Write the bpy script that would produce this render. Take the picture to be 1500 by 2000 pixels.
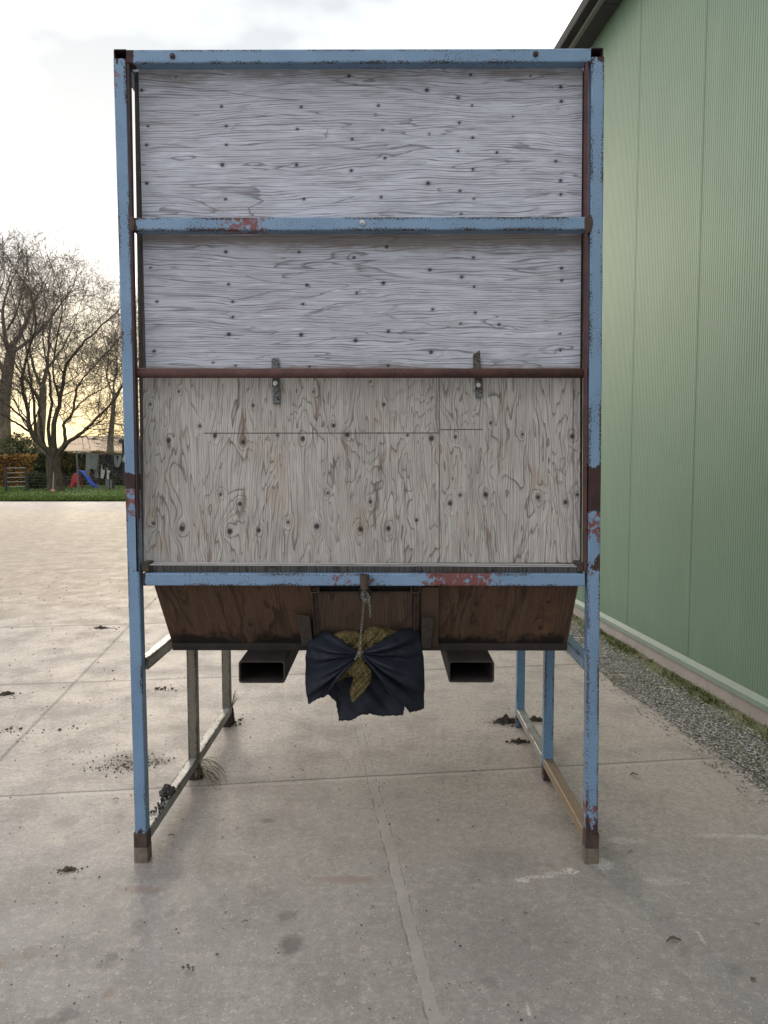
import bpy, math, random
import numpy as np
from mathutils import Vector as V
R = math.radians
S = bpy.context.scene
for o in list(bpy.data.objects): bpy.data.objects.remove(o)

# ------------------------------------------------------------------ camera
F = 1450.0                       # focal length in photo pixels (1500 x 2000)
H = 1.572                        # eye height
PITCH = math.atan(103 / F); YAW = math.atan(6 / F)
fwd = V((-math.sin(YAW) * math.cos(PITCH), math.cos(YAW) * math.cos(PITCH), -math.sin(PITCH)))
rgt = V((math.cos(YAW), math.sin(YAW), 0)); upv = rgt.cross(fwd)
CAM = V((0, 0, H))
cd = bpy.data.cameras.new('camera'); cam = bpy.data.objects.new('camera', cd); S.collection.objects.link(cam)
cam.location = CAM; cam.rotation_euler = fwd.to_track_quat('-Z', 'Y').to_euler()
cd.sensor_fit = 'VERTICAL'; cd.sensor_height = 36; cd.lens = 36 * F / 2000; cd.clip_start = .05; cd.clip_end = 3000
S.camera = cam
S.render.resolution_x = 768; S.render.resolution_y = 1024

# ------------------------------------------------------------------ light
SUN_EL, SUN_AZ = R(14), R(-22)   # azimuth from +Y, negative = to the left
sd = V((math.sin(SUN_AZ) * math.cos(SUN_EL), math.cos(SUN_AZ) * math.cos(SUN_EL), math.sin(SUN_EL)))
W = bpy.data.worlds.new('World'); S.world = W; W.use_nodes = True
wt = W.node_tree; wt.nodes.clear()
wo = wt.nodes.new('ShaderNodeOutputWorld'); bg = wt.nodes.new('ShaderNodeBackground')
bg.inputs['Strength'].default_value = 0.1
sk = wt.nodes.new('ShaderNodeTexSky'); sk.sky_type = 'NISHITA'; sk.sun_disc = False
sk.sun_elevation = SUN_EL; sk.sun_rotation = SUN_AZ; sk.dust_density = 2.0; sk.air_density = 1.0
tc = wt.nodes.new('ShaderNodeTexCoord')
mp = wt.nodes.new('ShaderNodeMapping'); mp.inputs['Scale'].default_value = (1.6, 1.6, 3.4); mp.inputs['Location'].default_value = (7.7, 3.1, .4)
nz = wt.nodes.new('ShaderNodeTexNoise'); nz.inputs['Scale'].default_value = 1.15; nz.inputs['Detail'].default_value = 5; nz.inputs['Roughness'].default_value = .5
rp = wt.nodes.new('ShaderNodeValToRGB')
rp.color_ramp.elements[0].position = .39; rp.color_ramp.elements[0].color = (3.9, 4.15, 4.35, 1)
rp.color_ramp.elements[1].position = .74; rp.color_ramp.elements[1].color = (14.5, 14.5, 14.6, 1)
mx = wt.nodes.new('ShaderNodeMix'); mx.data_type = 'RGBA'; mx.inputs['Factor'].default_value = .95
wt.links.new(tc.outputs['Generated'], mp.inputs['Vector']); wt.links.new(mp.outputs['Vector'], nz.inputs['Vector'])
wt.links.new(nz.outputs['Fac'], rp.inputs['Fac'])
sx = wt.nodes.new('ShaderNodeSeparateXYZ'); wt.links.new(tc.outputs['Generated'], sx.inputs[0])
lowr = wt.nodes.new('ShaderNodeMapRange'); lowr.interpolation_type = 'SMOOTHSTEP'
for k_, v_ in (('From Min', .26), ('From Max', .0), ('To Min', 0), ('To Max', .9)): lowr.inputs[k_].default_value = v_
wt.links.new(sx.outputs[2], lowr.inputs['Value'])
dt = wt.nodes.new('ShaderNodeVectorMath'); dt.operation = 'DOT_PRODUCT'; dt.inputs[1].default_value = (math.sin(SUN_AZ), math.cos(SUN_AZ), 0)
wt.links.new(tc.outputs['Generated'], dt.inputs[0])
sw = wt.nodes.new('ShaderNodeMapRange'); sw.interpolation_type = 'SMOOTHSTEP'
for k_, v_ in (('From Min', .2), ('From Max', .85), ('To Min', 0), ('To Max', 1)): sw.inputs[k_].default_value = v_
wt.links.new(dt.outputs['Value'], sw.inputs['Value'])
mu = wt.nodes.new('ShaderNodeMath'); mu.operation = 'MULTIPLY'; wt.links.new(lowr.outputs[0], mu.inputs[0]); wt.links.new(sw.outputs[0], mu.inputs[1])
gl = wt.nodes.new('ShaderNodeMix'); gl.data_type = 'RGBA'; gl.inputs[7].default_value = (6.8, 5.5, 2.8, 1)   # evening glow low over the fields
wt.links.new(mu.outputs[0], gl.inputs['Factor']); wt.links.new(rp.outputs['Color'], gl.inputs[6])
wt.links.new(sk.outputs['Color'], mx.inputs[6]); wt.links.new(gl.outputs[2], mx.inputs[7])
wt.links.new(mx.outputs[2], bg.inputs['Color']); wt.links.new(bg.outputs['Background'], wo.inputs['Surface'])
sl = bpy.data.lights.new('sun', 'SUN'); sun = bpy.data.objects.new('sun', sl); S.collection.objects.link(sun)
sl.energy = 1.0; sl.angle = R(14); sl.color = (1, .86, .66)
sun.location = (0, 0, 30); sun.rotation_euler = (-sd).to_track_quat('-Z', 'Y').to_euler()
S.view_settings.view_transform = 'Standard'; S.view_settings.look = 'None'
S.view_settings.exposure = 1.0; S.view_settings.gamma = 1

# ------------------------------------------------------------------ pixel -> place
def ray(px, py): return fwd + rgt * ((px - 750) / F) - upv * ((py - 1000) / F)
def P(px, py, Y):
    r = ray(px, py); return CAM + r * (Y / r.y)
def G(px, py, z=0.0):
    r = ray(px, py); return CAM + r * ((z - H) / r.z)
def hit(px, py, p0, n):
    r = ray(px, py); return CAM + r * ((p0 - CAM).dot(n) / r.dot(n))

# ------------------------------------------------------------------ objects
ORG = {}
def props(o, label=None, cat=None, group=None, kind=None):
    for k, v in (('label', label), ('category', cat), ('group', group), ('kind', kind)):
        if v: o[k] = v
    return o
def thing(name, loc, label, cat, group=None):
    o = bpy.data.objects.new(name, None); S.collection.objects.link(o); o.location = loc; o.empty_display_size = .1
    ORG[o.name] = V(loc); return props(o, label, cat, group)
class MB:
    def __init__(s): s.v = []; s.f = []; s.a = {}
    def add(s, vs, fs, **at):
        b = len(s.v); s.v += [tuple(p) for p in vs]; s.f += [tuple(i + b for i in f) for f in fs]
        for k, vals in at.items():
            L = s.a.setdefault(k, []); L += [0.0] * (b - len(L)); L += list(vals)
    def hexa(s, p):      # p: 4 bottom, 4 top (same winding)
        s.add(p, [(3, 2, 1, 0), (4, 5, 6, 7), (0, 1, 5, 4), (1, 2, 6, 5), (2, 3, 7, 6), (3, 0, 4, 7)])
    def box(s, a, b):
        x0, y0, z0 = a; x1, y1, z1 = b
        s.hexa([(x0, y0, z0), (x1, y0, z0), (x1, y1, z0), (x0, y1, z0), (x0, y0, z1), (x1, y0, z1), (x1, y1, z1), (x0, y1, z1)])
    def tube(s, pts, rad, n=6, cap=True):
        pts = [V(p) for p in pts]; m = len(pts); b = len(s.v)
        u = None
        for i, p in enumerate(pts):
            t = (pts[min(i + 1, m - 1)] - pts[max(i - 1, 0)])
            if t.length < 1e-9: t = V((0, 0, 1))
            t.normalize()
            if u is None: u = t.orthogonal().normalized()
            else:
                u = u - t * u.dot(t)
                u = u.normalized() if u.length > 1e-6 else t.orthogonal().normalized()
            w = t.cross(u); r = rad[i] if hasattr(rad, '__len__') else rad
            for k in range(n):
                a = 2 * math.pi * k / n; s.v.append(tuple(p + (u * math.cos(a) + w * math.sin(a)) * r))
        for i in range(m - 1):
            for k in range(n):
                k2 = (k + 1) % n
                s.f.append((b + i * n + k, b + i * n + k2, b + (i + 1) * n + k2, b + (i + 1) * n + k))
        if cap and n > 2:
            s.f.append(tuple(b + k for k in range(n))[::-1]); s.f.append(tuple(b + (m - 1) * n + k for k in range(n)))
    def build(s, name, mat, parent=None, label=None, cat=None, group=None, kind=None, smooth=False, bevel=0, origin=None):
        if parent is not None: org = ORG[parent.name]
        else: org = V(origin) if origin is not None else V((0, 0, 0))
        me = bpy.data.meshes.new(name)
        vv = np.array(s.v, dtype=float).reshape(-1, 3) - np.array(org)
        me.from_pydata(vv.tolist(), [], s.f); me.materials.append(mat)
        for k, L in s.a.items():
            L = L + [0.0] * (len(s.v) - len(L))
            at = me.attributes.new(k, 'FLOAT', 'POINT'); at.data.foreach_set('value', L)
        if smooth: me.polygons.foreach_set('use_smooth', [True] * len(me.polygons))
        me.update()
        o = bpy.data.objects.new(name, me); S.collection.objects.link(o)
        if parent is not None: o.parent = parent
        else: o.location = org
        ORG[o.name] = org
        if bevel:
            m = o.modifiers.new('bevel', 'BEVEL'); m.width = bevel; m.segments = 2; m.limit_method = 'ANGLE'
        return props(o, label, cat, group, kind)

# ------------------------------------------------------------------ material nodes
class M:
    def __init__(s, name):
        s.m = bpy.data.materials.new(name); s.m.use_nodes = True; s.t = s.m.node_tree
        s.b = s.t.nodes['Principled BSDF']
    def put(s, sock, v):
        if isinstance(v, bpy.types.NodeSocket): s.t.links.new(v, sock)
        elif isinstance(v, (tuple, list)) and len(v) == 3 and sock.type == 'RGBA': sock.default_value = (*v, 1)
        else: sock.default_value = v
    def new(s, typ): return s.t.nodes.new('ShaderNode' + typ)
    def obj(s): 
        if not hasattr(s, '_o'): s._o = s.new('TexCoord').outputs['Object']
        return s._o
    def attr(s, n):
        x = s.new('Attribute'); x.attribute_name = n; return x.outputs['Fac']
    def math(s, op, a, b=0.0, c=None, clamp=False):
        x = s.new('Math'); x.operation = op; x.use_clamp = clamp
        s.put(x.inputs[0], a); s.put(x.inputs[1], b)
        if c is not None: s.put(x.inputs[2], c)
        return x.outputs[0]
    def add(s, a, b): return s.math('ADD', a, b)
    def sub(s, a, b): return s.math('SUBTRACT', a, b)
    def mul(s, a, b): return s.math('MULTIPLY', a, b)
    def mad(s, a, b, c): return s.math('MULTIPLY_ADD', a, b, c)
    def xyz(s, v):
        x = s.new('SeparateXYZ'); s.put(x.inputs[0], v); return x.outputs
    def vec(s, a, b, c=0.0):
        x = s.new('CombineXYZ'); s.put(x.inputs[0], a); s.put(x.inputs[1], b); s.put(x.inputs[2], c); return x.outputs[0]
    def scale(s, v, k):
        x = s.new('VectorMath'); x.operation = 'MULTIPLY'; s.put(x.inputs[0], v); s.put(x.inputs[1], k); return x.outputs[0]
    def noise(s, v, sc, det=3, rough=.55, dist=0.0):
        x = s.new('TexNoise'); s.put(x.inputs['Vector'], v); s.put(x.inputs['Scale'], sc)
        s.put(x.inputs['Detail'], det); s.put(x.inputs['Roughness'], rough); s.put(x.inputs['Distortion'], dist); return x.outputs['Fac']
    def voro(s, v, sc, feat='F1'):
        x = s.new('TexVoronoi'); x.feature = feat; s.put(x.inputs['Vector'], v); s.put(x.inputs['Scale'], sc)
        return x.outputs
    def step(s, v, lo, hi, t0=0.0, t1=1.0):
        x = s.new('MapRange'); x.interpolation_type = 'SMOOTHSTEP'; s.put(x.inputs['Value'], v)
        s.put(x.inputs['From Min'], lo); s.put(x.inputs['From Max'], hi); s.put(x.inputs['To Min'], t0); s.put(x.inputs['To Max'], t1)
        return x.outputs[0]
    def mix(s, f, a, b, mode='MIX'):
        x = s.new('Mix'); x.data_type = 'RGBA'; x.blend_type = mode
        s.put(x.inputs['Factor'], f); s.put(x.inputs[6], a); s.put(x.inputs[7], b); return x.outputs[2]
    def ramp(s, f, *els):
        x = s.new('ValToRGB'); s.put(x.inputs[0], f); e = x.color_ramp.elements
        while len(e) < len(els): e.new(.5)
        for q, (p, c) in zip(e, els): q.position = p; q.color = (*c, 1)
        return x.outputs[0]
    def bump(s, h, strength=.3, dist=.01):
        x = s.new('Bump'); s.put(x.inputs['Height'], h); s.put(x.inputs['Strength'], strength); s.put(x.inputs['Distance'], dist); return x.outputs[0]
    def done(s, col, rough=.7, normal=None, metal=0.0, spec=None):
        s.put(s.b.inputs['Base Color'], col); s.put(s.b.inputs['Roughness'], rough); s.put(s.b.inputs['Metallic'], metal)
        if spec is not None: s.put(s.b.inputs['Specular IOR Level'], spec)
        if normal is not None: s.put(s.b.inputs['Normal'], normal)
        return s.m
def simple(name, c1, c2, sc=8, rough=.8, bump=.0, metal=0.0, spec=None, det=4):
    m = M(name); n = m.noise(m.obj(), sc, det, .6)
    col = m.mix(m.step(n, .3, .7), c1, c2)
    return m.done(col, rough, m.bump(n, bump, .02) if bump else None, metal, spec)

def wood_mat(name, light, dark, stain, streak=1.0, bands=9.0, seed=0.0, mould=0.0, warm=None, pitch=75.0, softk=.3, ringk=2.6, low_a=1.25, patchk=.5, crackw=.26, ringw=.70, jag=.30, cel=4.4, mott=.0, grime_shade=0.0):
    m = M(name); a = m.attr('ga'); c = m.attr('gc'); kn = m.attr('knot'); bp = m.attr('ring')
    warp = m.noise(m.vec(m.mul(a, 1.1), m.mul(c, 4.0), seed + 13), 1, 3, .55)
    cw = m.mad(warp, .11, c)                               # grain lines drift up and down the sheet
    low = m.noise(m.vec(m.mul(a, low_a), m.mul(cw, low_a * cel), seed), 1.0, 3.5, .5, .5)
    fld = m.add(m.mul(low, bands), m.mul(bp, ringk))
    fld = m.add(fld, m.mul(m.noise(m.vec(m.mul(a, 5), m.mul(c, 70), seed + 4), 1, 2), jag))
    fr = m.math('FRACT', fld)
    wid = m.noise(m.vec(m.mul(a, 2.2), m.mul(c, 12), seed + 9), 1, 2)
    gate = m.step(wid, .36, .58, .25, 1)
    ring = m.mul(m.mul(m.step(fr, ringw, .97), m.step(fr, 1.0, .985)), gate)
    soft = m.mul(m.math('POWER', fr, 3.0), gate)
    # thin open lines, unevenly spaced and broken along their length
    ph = m.mad(cw, pitch, m.mul(m.noise(m.vec(m.mul(a, 1.8), m.mul(c, 38), seed + 3), 1, 2), 1.7))
    fl = m.math('ABSOLUTE', m.sub(m.math('FRACT', ph), .5)); idx = m.math('FLOOR', ph)
    brk = m.noise(m.vec(m.mul(a, 3.6), m.mul(idx, 3.17), seed + 17), 1, 2.5, .6)
    thick = m.step(brk, .40, .75, .06, crackw)
    crack = m.mul(m.mul(m.math('LESS_THAN', fl, thick), m.step(brk, .38, .48)), streak)
    s1 = m.noise(m.vec(m.mul(a, 7.0), m.mul(c, 330), seed + 2), 1, 3, .65)
    s3 = m.noise(m.vec(m.mul(a, 3.0), m.mul(c, 120), seed + 23), 1, 2, .6)
    big = m.noise(m.vec(m.mul(a, 1.3), m.mul(c, 2.8), seed + 20), 1, 4, .6)
    patch = m.noise(m.vec(m.mul(a, 3.4), m.mul(cw, 24), seed + 31), 1, 4, .65, .3)
    L = lambda k: tuple(min(.8, x * k) for x in light)
    col = m.mix(m.step(big, .3, .7), L(1.06), L(.86))
    col = m.mix(m.mul(m.step(s3, .5, .75), .45), col, L(1.28))
    col = m.mix(m.mul(m.step(patch, .58, .68), patchk), col, stain)
    if mott:
        col = m.mix(m.mul(m.step(m.noise(m.vec(m.mul(a, 5), m.mul(cw, 26), seed + 61), 1, 4, .7), .45, .7), mott), col, L(.62))
        col = m.mix(m.mul(m.step(m.noise(m.vec(m.mul(a, 9), m.mul(c, 60), seed + 66), 1, 3, .7), .55, .72), mott), col, L(1.3))
    if warm: col = m.mix(m.mul(m.step(m.noise(m.vec(m.mul(a, 3), m.mul(c, 7), seed + 50), 1, 4, .65), .56, .72), .6), col, warm)
    col = m.mix(m.mul(m.step(s1, .42, .66), .5), col, L(.5))
    col = m.mix(m.mul(soft, softk), col, stain)
    col = m.mix(m.mul(ring, .75), col, dark)
    col = m.mix(m.mul(crack, .72), col, dark)
    if grime_shade:
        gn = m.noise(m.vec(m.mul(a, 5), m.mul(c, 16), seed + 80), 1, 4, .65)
        col = m.mix(m.mul(m.step(m.add(m.mul(m.attr('edge'), .5), gn), .55, .9), grime_shade), col, (.19, .155, .14))  # brown grime and the beams' shade, painted together at edges and middle beam
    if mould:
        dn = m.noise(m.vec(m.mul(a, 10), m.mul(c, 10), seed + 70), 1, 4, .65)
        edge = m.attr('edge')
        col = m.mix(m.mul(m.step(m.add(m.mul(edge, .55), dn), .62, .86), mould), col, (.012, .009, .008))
    col = m.mix(m.mul(m.step(bp, .45, .9), .25), col, dark)
    col = m.mix(m.math('MINIMUM', kn, .9), col, (.022, .020, .021))
    hgt = m.sub(m.sub(m.mul(s1, .5), m.mul(crack, 1.0)), m.add(m.mul(ring, .6), m.mul(kn, 1.0)))
    return m.done(col, .82, m.bump(hgt, .35, .0015), 0, .25)

def paint_mat(name, blue, blue2, rustA=(.075, .045, .03), rustB=(.03, .02, .017), primer=(.16, .05, .045), amount=0.0, dirt=0.0, rough=.42):
    m = M(name); o = m.obj(); w = m.attr('wear'); ru = m.attr('rust'); pr = m.attr('primer')
    fine = m.noise(o, 190, 4, .62); mid = m.noise(o, 16, 3, .6); big = m.noise(o, 4.2, 3, .6)
    e = m.add(fine, m.add(m.mul(m.mul(w, m.step(m.noise(m.scale(o, (3, 3, 2.2)), 1.6, 3), .40, .60)), .15), m.mad(mid, .3, -.15)))
    blot = m.add(m.noise(m.scale(o, (30, 30, 11)), 1, 5, .7), m.mad(mid, .5, -.25))
    rb = m.step(m.add(m.mul(ru, .62), blot), .86, .92)
    e = m.add(e, m.add(m.mad(big, .22, -.11 + amount), m.mul(rb, .75)))
    rm = m.step(e, .625, .69)
    pm = m.step(m.add(m.noise(o, 38, 5, .7), m.add(m.mul(pr, .30), m.mad(big, .2, -.1))), .72, .80)
    col = m.mix(m.step(big, .35, .65), blue, blue2)
    col = m.mix(m.mul(m.step(mid, .5, .75), .25), col, tuple(min(1, x * 1.25) for x in blue))
    if dirt: col = m.mix(m.mul(m.step(m.noise(o, 7, 5, .7), .38, .62), dirt), col, (.17, .145, .11))
    col = m.mix(pm, col, primer)
    rc = m.mix(m.step(m.noise(o, 70, 4, .7), .35, .65), rustA, rustB)
    rc = m.mix(m.step(ru, .3, .8), rc, m.mix(m.step(mid, .35, .65), (.055, .026, .024), (.03, .018, .018)))
    col = m.mix(rm, col, rc)
    hgt = m.sub(m.mul(fine, .2), rm)
    return m.done(col, m.mix(rm, (rough,) * 3, (.85,) * 3), m.bump(hgt, .3, .001), 0, .4)

MAT = {}
MAT['wood_up'] = wood_mat('weathered_plywood_horizontal', (.52, .522, .595), (.14, .128, .142), (.27, .235, .25), 1.0, 7.5, 1.3, pitch=112, softk=.03, ringk=.2, low_a=1.0, patchk=.12, crackw=.25, ringw=.86, jag=.16, cel=8.5, mott=.6, grime_shade=.8)
MAT['wood_flap'] = wood_mat('weathered_plywood_vertical', (.455, .418, .395), (.10, .085, .078), (.175, .108, .082), .66, 19, 5.1, warm=(.40, .29, .21), pitch=125, softk=.34, ringk=2.2, low_a=1.5, ringw=.74, cel=4.6, jag=.22, mott=.5, patchk=.85, grime_shade=.0)
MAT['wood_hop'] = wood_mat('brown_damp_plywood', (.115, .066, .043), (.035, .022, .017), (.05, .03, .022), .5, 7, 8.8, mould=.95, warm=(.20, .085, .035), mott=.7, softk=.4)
MAT['wood_gate'] = wood_mat('brown_gate_board', (.10, .064, .046), (.035, .023, .018), (.05, .03, .022), .7, 6, 3.2, mould=.5)
MAT['wood_dark'] = wood_mat('dark_weathered_board', (.12, .11, .105), (.03, .027, .026), (.07, .06, .055), 1.0, 9, 11.0, mould=.5)
MAT['wood_ledge'] = wood_mat('bleached_board_edge', (.50, .48, .49), (.14, .125, .12), (.25, .22, .21), 1.0, 6, 15.0)
MAT['wood_dark2'] = simple('dark_oak_block', (.060, .044, .034), (.034, .027, .023), 30, .85, .3)
MAT['blue'] = paint_mat('chipped_blue_paint', (.154, .245, .368), (.133, .217, .335), amount=.008)
MAT['blue_worn'] = paint_mat('speckled_blue_paint', (.166, .255, .38), (.145, .232, .352), amount=.035)
MAT['blue_back'] = paint_mat('dull_blue_paint', (.12, .22, .34), (.105, .19, .30), amount=.0)
MAT['dirty'] = paint_mat('mud_stained_steel', (.15, .14, .115), (.10, .095, .08), amount=.03, dirt=.8)
MAT['bare'] = paint_mat('worn_bare_steel', (.33, .34, .34), (.25, .25, .24), rustA=(.13, .085, .05), amount=.03, dirt=.55)
MAT['brown'] = paint_mat('rust_brown_rail', (.23, .155, .095), (.19, .125, .08), rustA=(.15, .10, .065), rustB=(.10, .07, .05), amount=.0, dirt=.3, rough=.6)
MAT['foot'] = simple('mud_stained_foot', (.16, .125, .095), (.09, .075, .062), 22)
def rust_mat(name, a, b, pit=(.02, .012, .012)):
    m = M(name); o = m.obj(); n = m.noise(o, 12, 4, .65); f = m.noise(o, 140, 3, .6)
    col = m.mix(m.step(n, .35, .65), a, b); col = m.mix(m.mul(m.step(f, .55, .7), .7), col, pit)
    return m.done(col, .75, m.bump(f, .35, .001), 0, .3)
MAT['red'] = rust_mat('dark_red_primer', (.12, .048, .046), (.075, .034, .034))
MAT['red_dark'] = rust_mat('maroon_primer', (.060, .032, .032), (.04, .024, .024))
MAT['pipe'] = rust_mat('rusted_red_brown_pipe', (.105, .05, .044), (.07, .036, .034))
MAT['rust'] = rust_mat('rusty_steel', (.075, .05, .04), (.045, .03, .026))
MAT['black_steel'] = rust_mat('dark_brown_steel', (.038, .028, .025), (.024, .019, .018), (.012, .01, .01))
MAT['strap'] = paint_mat('rusty_strap', (.12, .14, .145), (.085, .075, .068), rustA=(.055, .040, .034), amount=.14)
MAT['bolt'] = simple('zinc_bolt', (.45, .45, .46), (.25, .24, .24), 90, .4, metal=.8)
MAT['seam'] = simple('sealant_seam', (.05, .045, .042), (.09, .08, .075), 30)
MAT['chain'] = simple('galvanised_chain', (.34, .33, .31), (.18, .165, .15), 120, .5, metal=.6)

# ------------------------------------------------------------------ ground
D = G(715, 1686).y                       # front plane of the frame
YAWS = math.atan((566 - 756) / F)        # slab joints run this way (0 = +Y)
sdir = V((math.sin(YAWS), math.cos(YAWS), 0)); snor = V((math.cos(YAWS), -math.sin(YAWS), 0))
def suv(px, py):
    p = G(px, py); return p.dot(snor), p.dot(sdir)
wdir = V((math.sin(math.atan((604 - 756) / F)), math.cos(math.atan((604 - 756) / F)), 0)); wnor = V((wdir.y, -wdir.x, 0))   # shed wall
W0 = G(1500, 1432)
WK = W0.dot(wnor)                        # wall offset along wnor
SK = G(1410, 1475).dot(wnor)             # edge of the slabs

def concrete():
    m = M('stained_concrete'); o = m.obj(); x = m.xyz(o)
    u = m.add(m.mul(x[0], snor.x), m.mul(x[1], snor.y)); v = m.add(m.mul(x[0], sdir.x), m.mul(x[1], sdir.y))
    big = m.noise(o, .55, 4, .6); mid = m.noise(o, 3.2, 5, .65); fine = m.noise(o, 60, 4, .7); gr = m.noise(o, 240, 2, .6)
    dust_sheen = m.step(m.add(x[1], m.mad(mid, 1.4, -.7)), 2.2, 4.3)  # farther slabs paler: sandy dust and glancing sheen painted into one colour
    col = m.mix(m.step(big, .3, .7), m.mix(dust_sheen, (.312, .283, .265), (.545, .455, .385)), m.mix(dust_sheen, (.245, .226, .215), (.46, .385, .33)))
    col = m.mix(m.mul(m.step(mid, .42, .70), .5), col, (.20, .175, .158))
    col = m.mix(m.mul(m.step(m.noise(o, 7.5, 5, .7, .6), .52, .72), .45), col, (.34, .31, .28))
    col = m.mix(m.mul(m.step(fine, .42, .58), .4), col, (.155, .135, .122))
    col = m.mix(m.mul(m.step(fine, .55, .66), .5), col, (.40, .37, .34))
    wide = m.noise(m.scale(o, (1, .45, 1)), 1.1, 5, .7, .5); col = m.mix(m.mul(m.step(wide, .5, .66), .28), col, (.15, .138, .133))
    vo = m.voro(o, 95)
    g2 = m.noise(o, 130, 3, .75); col = m.mix(m.mul(m.step(g2, .40, .62), .32), col, m.mix(.5, col, (.09, .08, .075)))
    g3 = m.noise(o, 26, 4, .7); col = m.mix(m.mul(m.step(g3, .50, .66), .28), col, (.14, .125, .117)); col = m.mix(m.mul(m.step(g3, .46, .36), .25), col, (.47, .42, .38))
    spk = m.mul(m.step(vo[0], .24, .1), m.step(m.noise(o, 33, 2), .5, .62))
    col = m.mix(m.mul(spk, .75), col, (.72, .70, .66))
    pit = m.mul(m.step(m.voro(o, 47)[0], .17, .09), m.step(m.noise(o, 11, 2), .52, .6))
    col = m.mix(m.mul(pit, .6), col, (.09, .085, .08))
    # sand spread over the farther slabs, grey lane before the lawn
    zone = m.add(m.step(x[1], 4.5, 9.5), m.mad(big, .7, -.35))
    san = m.mul(m.step(m.add(m.mul(zone, .6), m.mad(mid, .8, -.15)), .48, .85), m.step(x[1], 27.5, 22))
    scol = m.mix(m.step(m.noise(m.scale(o, (2.4, .8, 1)), 4.5, 6, .78), .38, .62), (.38, .295, .205), (.26, .21, .16))
    col = m.mix(m.mul(san, .85), col, scol)
    # tyre tread prints in the sand
    tp = m.noise(o, 1.1, 2)
    ch = m.math('ABSOLUTE', m.sub(m.math('FRACT', m.add(m.mul(u, 1.35), m.mul(tp, .35))), .5))
    tr = m.math('FRACT', m.add(m.mul(v, 3.3), m.add(m.mul(ch, 3.0), m.mul(mid, .7))))
    band = m.mul(m.mul(m.step(m.noise(m.vec(m.mul(u, 1.4), m.mul(v, .3)), 1.0, 3), .30, .52), m.step(x[0], -1.8, -3.0)), m.mul(m.step(x[1], 6.8, 8.5), m.step(x[1], 23, 17)))
    tread = m.mul(m.mul(m.mul(m.step(tr, .35, .75), m.step(tr, 1, .9)), m.mul(band, m.step(m.noise(o, 6, 4, .7), .35, .6))), .55)
    col = m.mix(tread, col, (.27, .225, .165))
    # debris specks smeared by wheels (far left)
    sm = m.mul(m.step(m.noise(m.scale(o, (13, 6, 1)), 1, 5, .75), .61, .70), m.step(x[1], 4.0, 6.5))
    col = m.mix(m.mul(sm, .55), col, (.16, .125, .09))
    lane = m.mul(m.step(x[1], 21, 24.5), .8)
    col = m.mix(lane, col, (.22, .20, .195))
    # slab joints
    wob = m.mul(m.sub(m.noise(o, 5, 3), .5), .02)
    h = m.mul(fine, .25)
    def joint(coord, pos, w, dark, k):
        nonlocal col, h
        dd = m.math('ABSOLUTE', m.add(m.sub(coord, pos), wob))
        g = m.step(dd, w, w * .35)
        col = m.mix(m.mul(g, k), col, dark); h = m.sub(h, m.mul(g, 1.2))
    uc = suv(800, 1800)[0]; ul = suv(125, 1355)[0]
    # wide pale mortar band down the middle, ragged on its left side
    dd = m.math('ABSOLUTE', m.add(m.sub(u, uc), m.mul(m.sub(m.noise(o, 9, 4, .7), .5), .022)))
    near = m.step(v, 7, 3.6)
    g = m.mul(m.step(dd, .024, .019), near)
    col = m.mix(m.mul(g, .6), col, m.mix(m.step(mid, .35, .65), (.355, .32, .292), (.285, .258, .24)))
    e = m.mul(m.mul(m.step(dd, .028, .023), m.step(dd, .016, .020)), m.mul(near, m.step(m.noise(o, 14, 3, .7), .42, .58)))
    col = m.mix(m.mul(e, .4), col, (.10, .095, .09)); h = m.sub(h, e)
    joint(u, ul, .016, (.15, .135, .115), .75)
    vs = [suv(100, 1553)[1], suv(120, 1334)[1], suv(100, 1223)[1], suv(100, 1112)[1], suv(100, 1080)[1]]
    stp = vs[1] - vs[0]
    joint(v, vs[0], .022, (.42, .385, .345), .32)
    joint(v, vs[0] + .016, .012, (.15, .13, .115), .65)
    for q in vs[1:]: joint(v, q, .016 + .002 * q, (.17, .15, .125), .7)
    for i in range(1, 4): joint(v, vs[0] - 2.4 * i, .014, (.17, .16, .15), .6)
    # stains
    nx = m.mul(m.sub(m.noise(o, 17, 4, .65), .5), .9)
    nx2 = m.mul(m.sub(m.noise(o, 55, 4, .7), .5), 1.1); grn = m.step(m.noise(o, 120, 3, .7), .44, .56)
    def stain(px, py, rx, ry, c, k, soft=.9, rag=1.0, gran=False):
        nonlocal col
        p = G(px, py); s = (p - CAM).length / F; 
        sx = rx * s; sy = ry * s * ((p - CAM).length / H)
        qx = m.mul(m.sub(x[0], p.x), 1 / sx); qy = m.mul(m.sub(x[1], p.y), 1 / sy)
        r2 = m.math('SQRT', m.add(m.mul(qx, qx), m.mul(qy, qy)))
        f = m.step(m.add(r2, m.mul(m.add(nx, nx2), rag)), 1 + soft * .5, 1 - soft * .5)
        if gran: f = m.mul(f, grn)
        col = m.mix(m.mul(f, k), col, c)
    dk = (.085, .078, .075)
    for px, py, rx, ry, k in ((262, 1490, 60, 16, .5), (310, 1487, 22, 6, .5), (318, 1424, 30, 8, .25), (132, 1700, 14, 6, .4), (20, 1424, 22, 6, .3), (990, 1410, 34, 9, .45), (1040, 1408, 26, 7, .4), (1012, 1449, 16, 5, .4), (335, 1545, 40, 10, .2), (450, 1420, 20, 8, .3)):
        stain(px, py, rx, ry, (.10, .085, .07), k, 1.2, 1.3)
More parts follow.
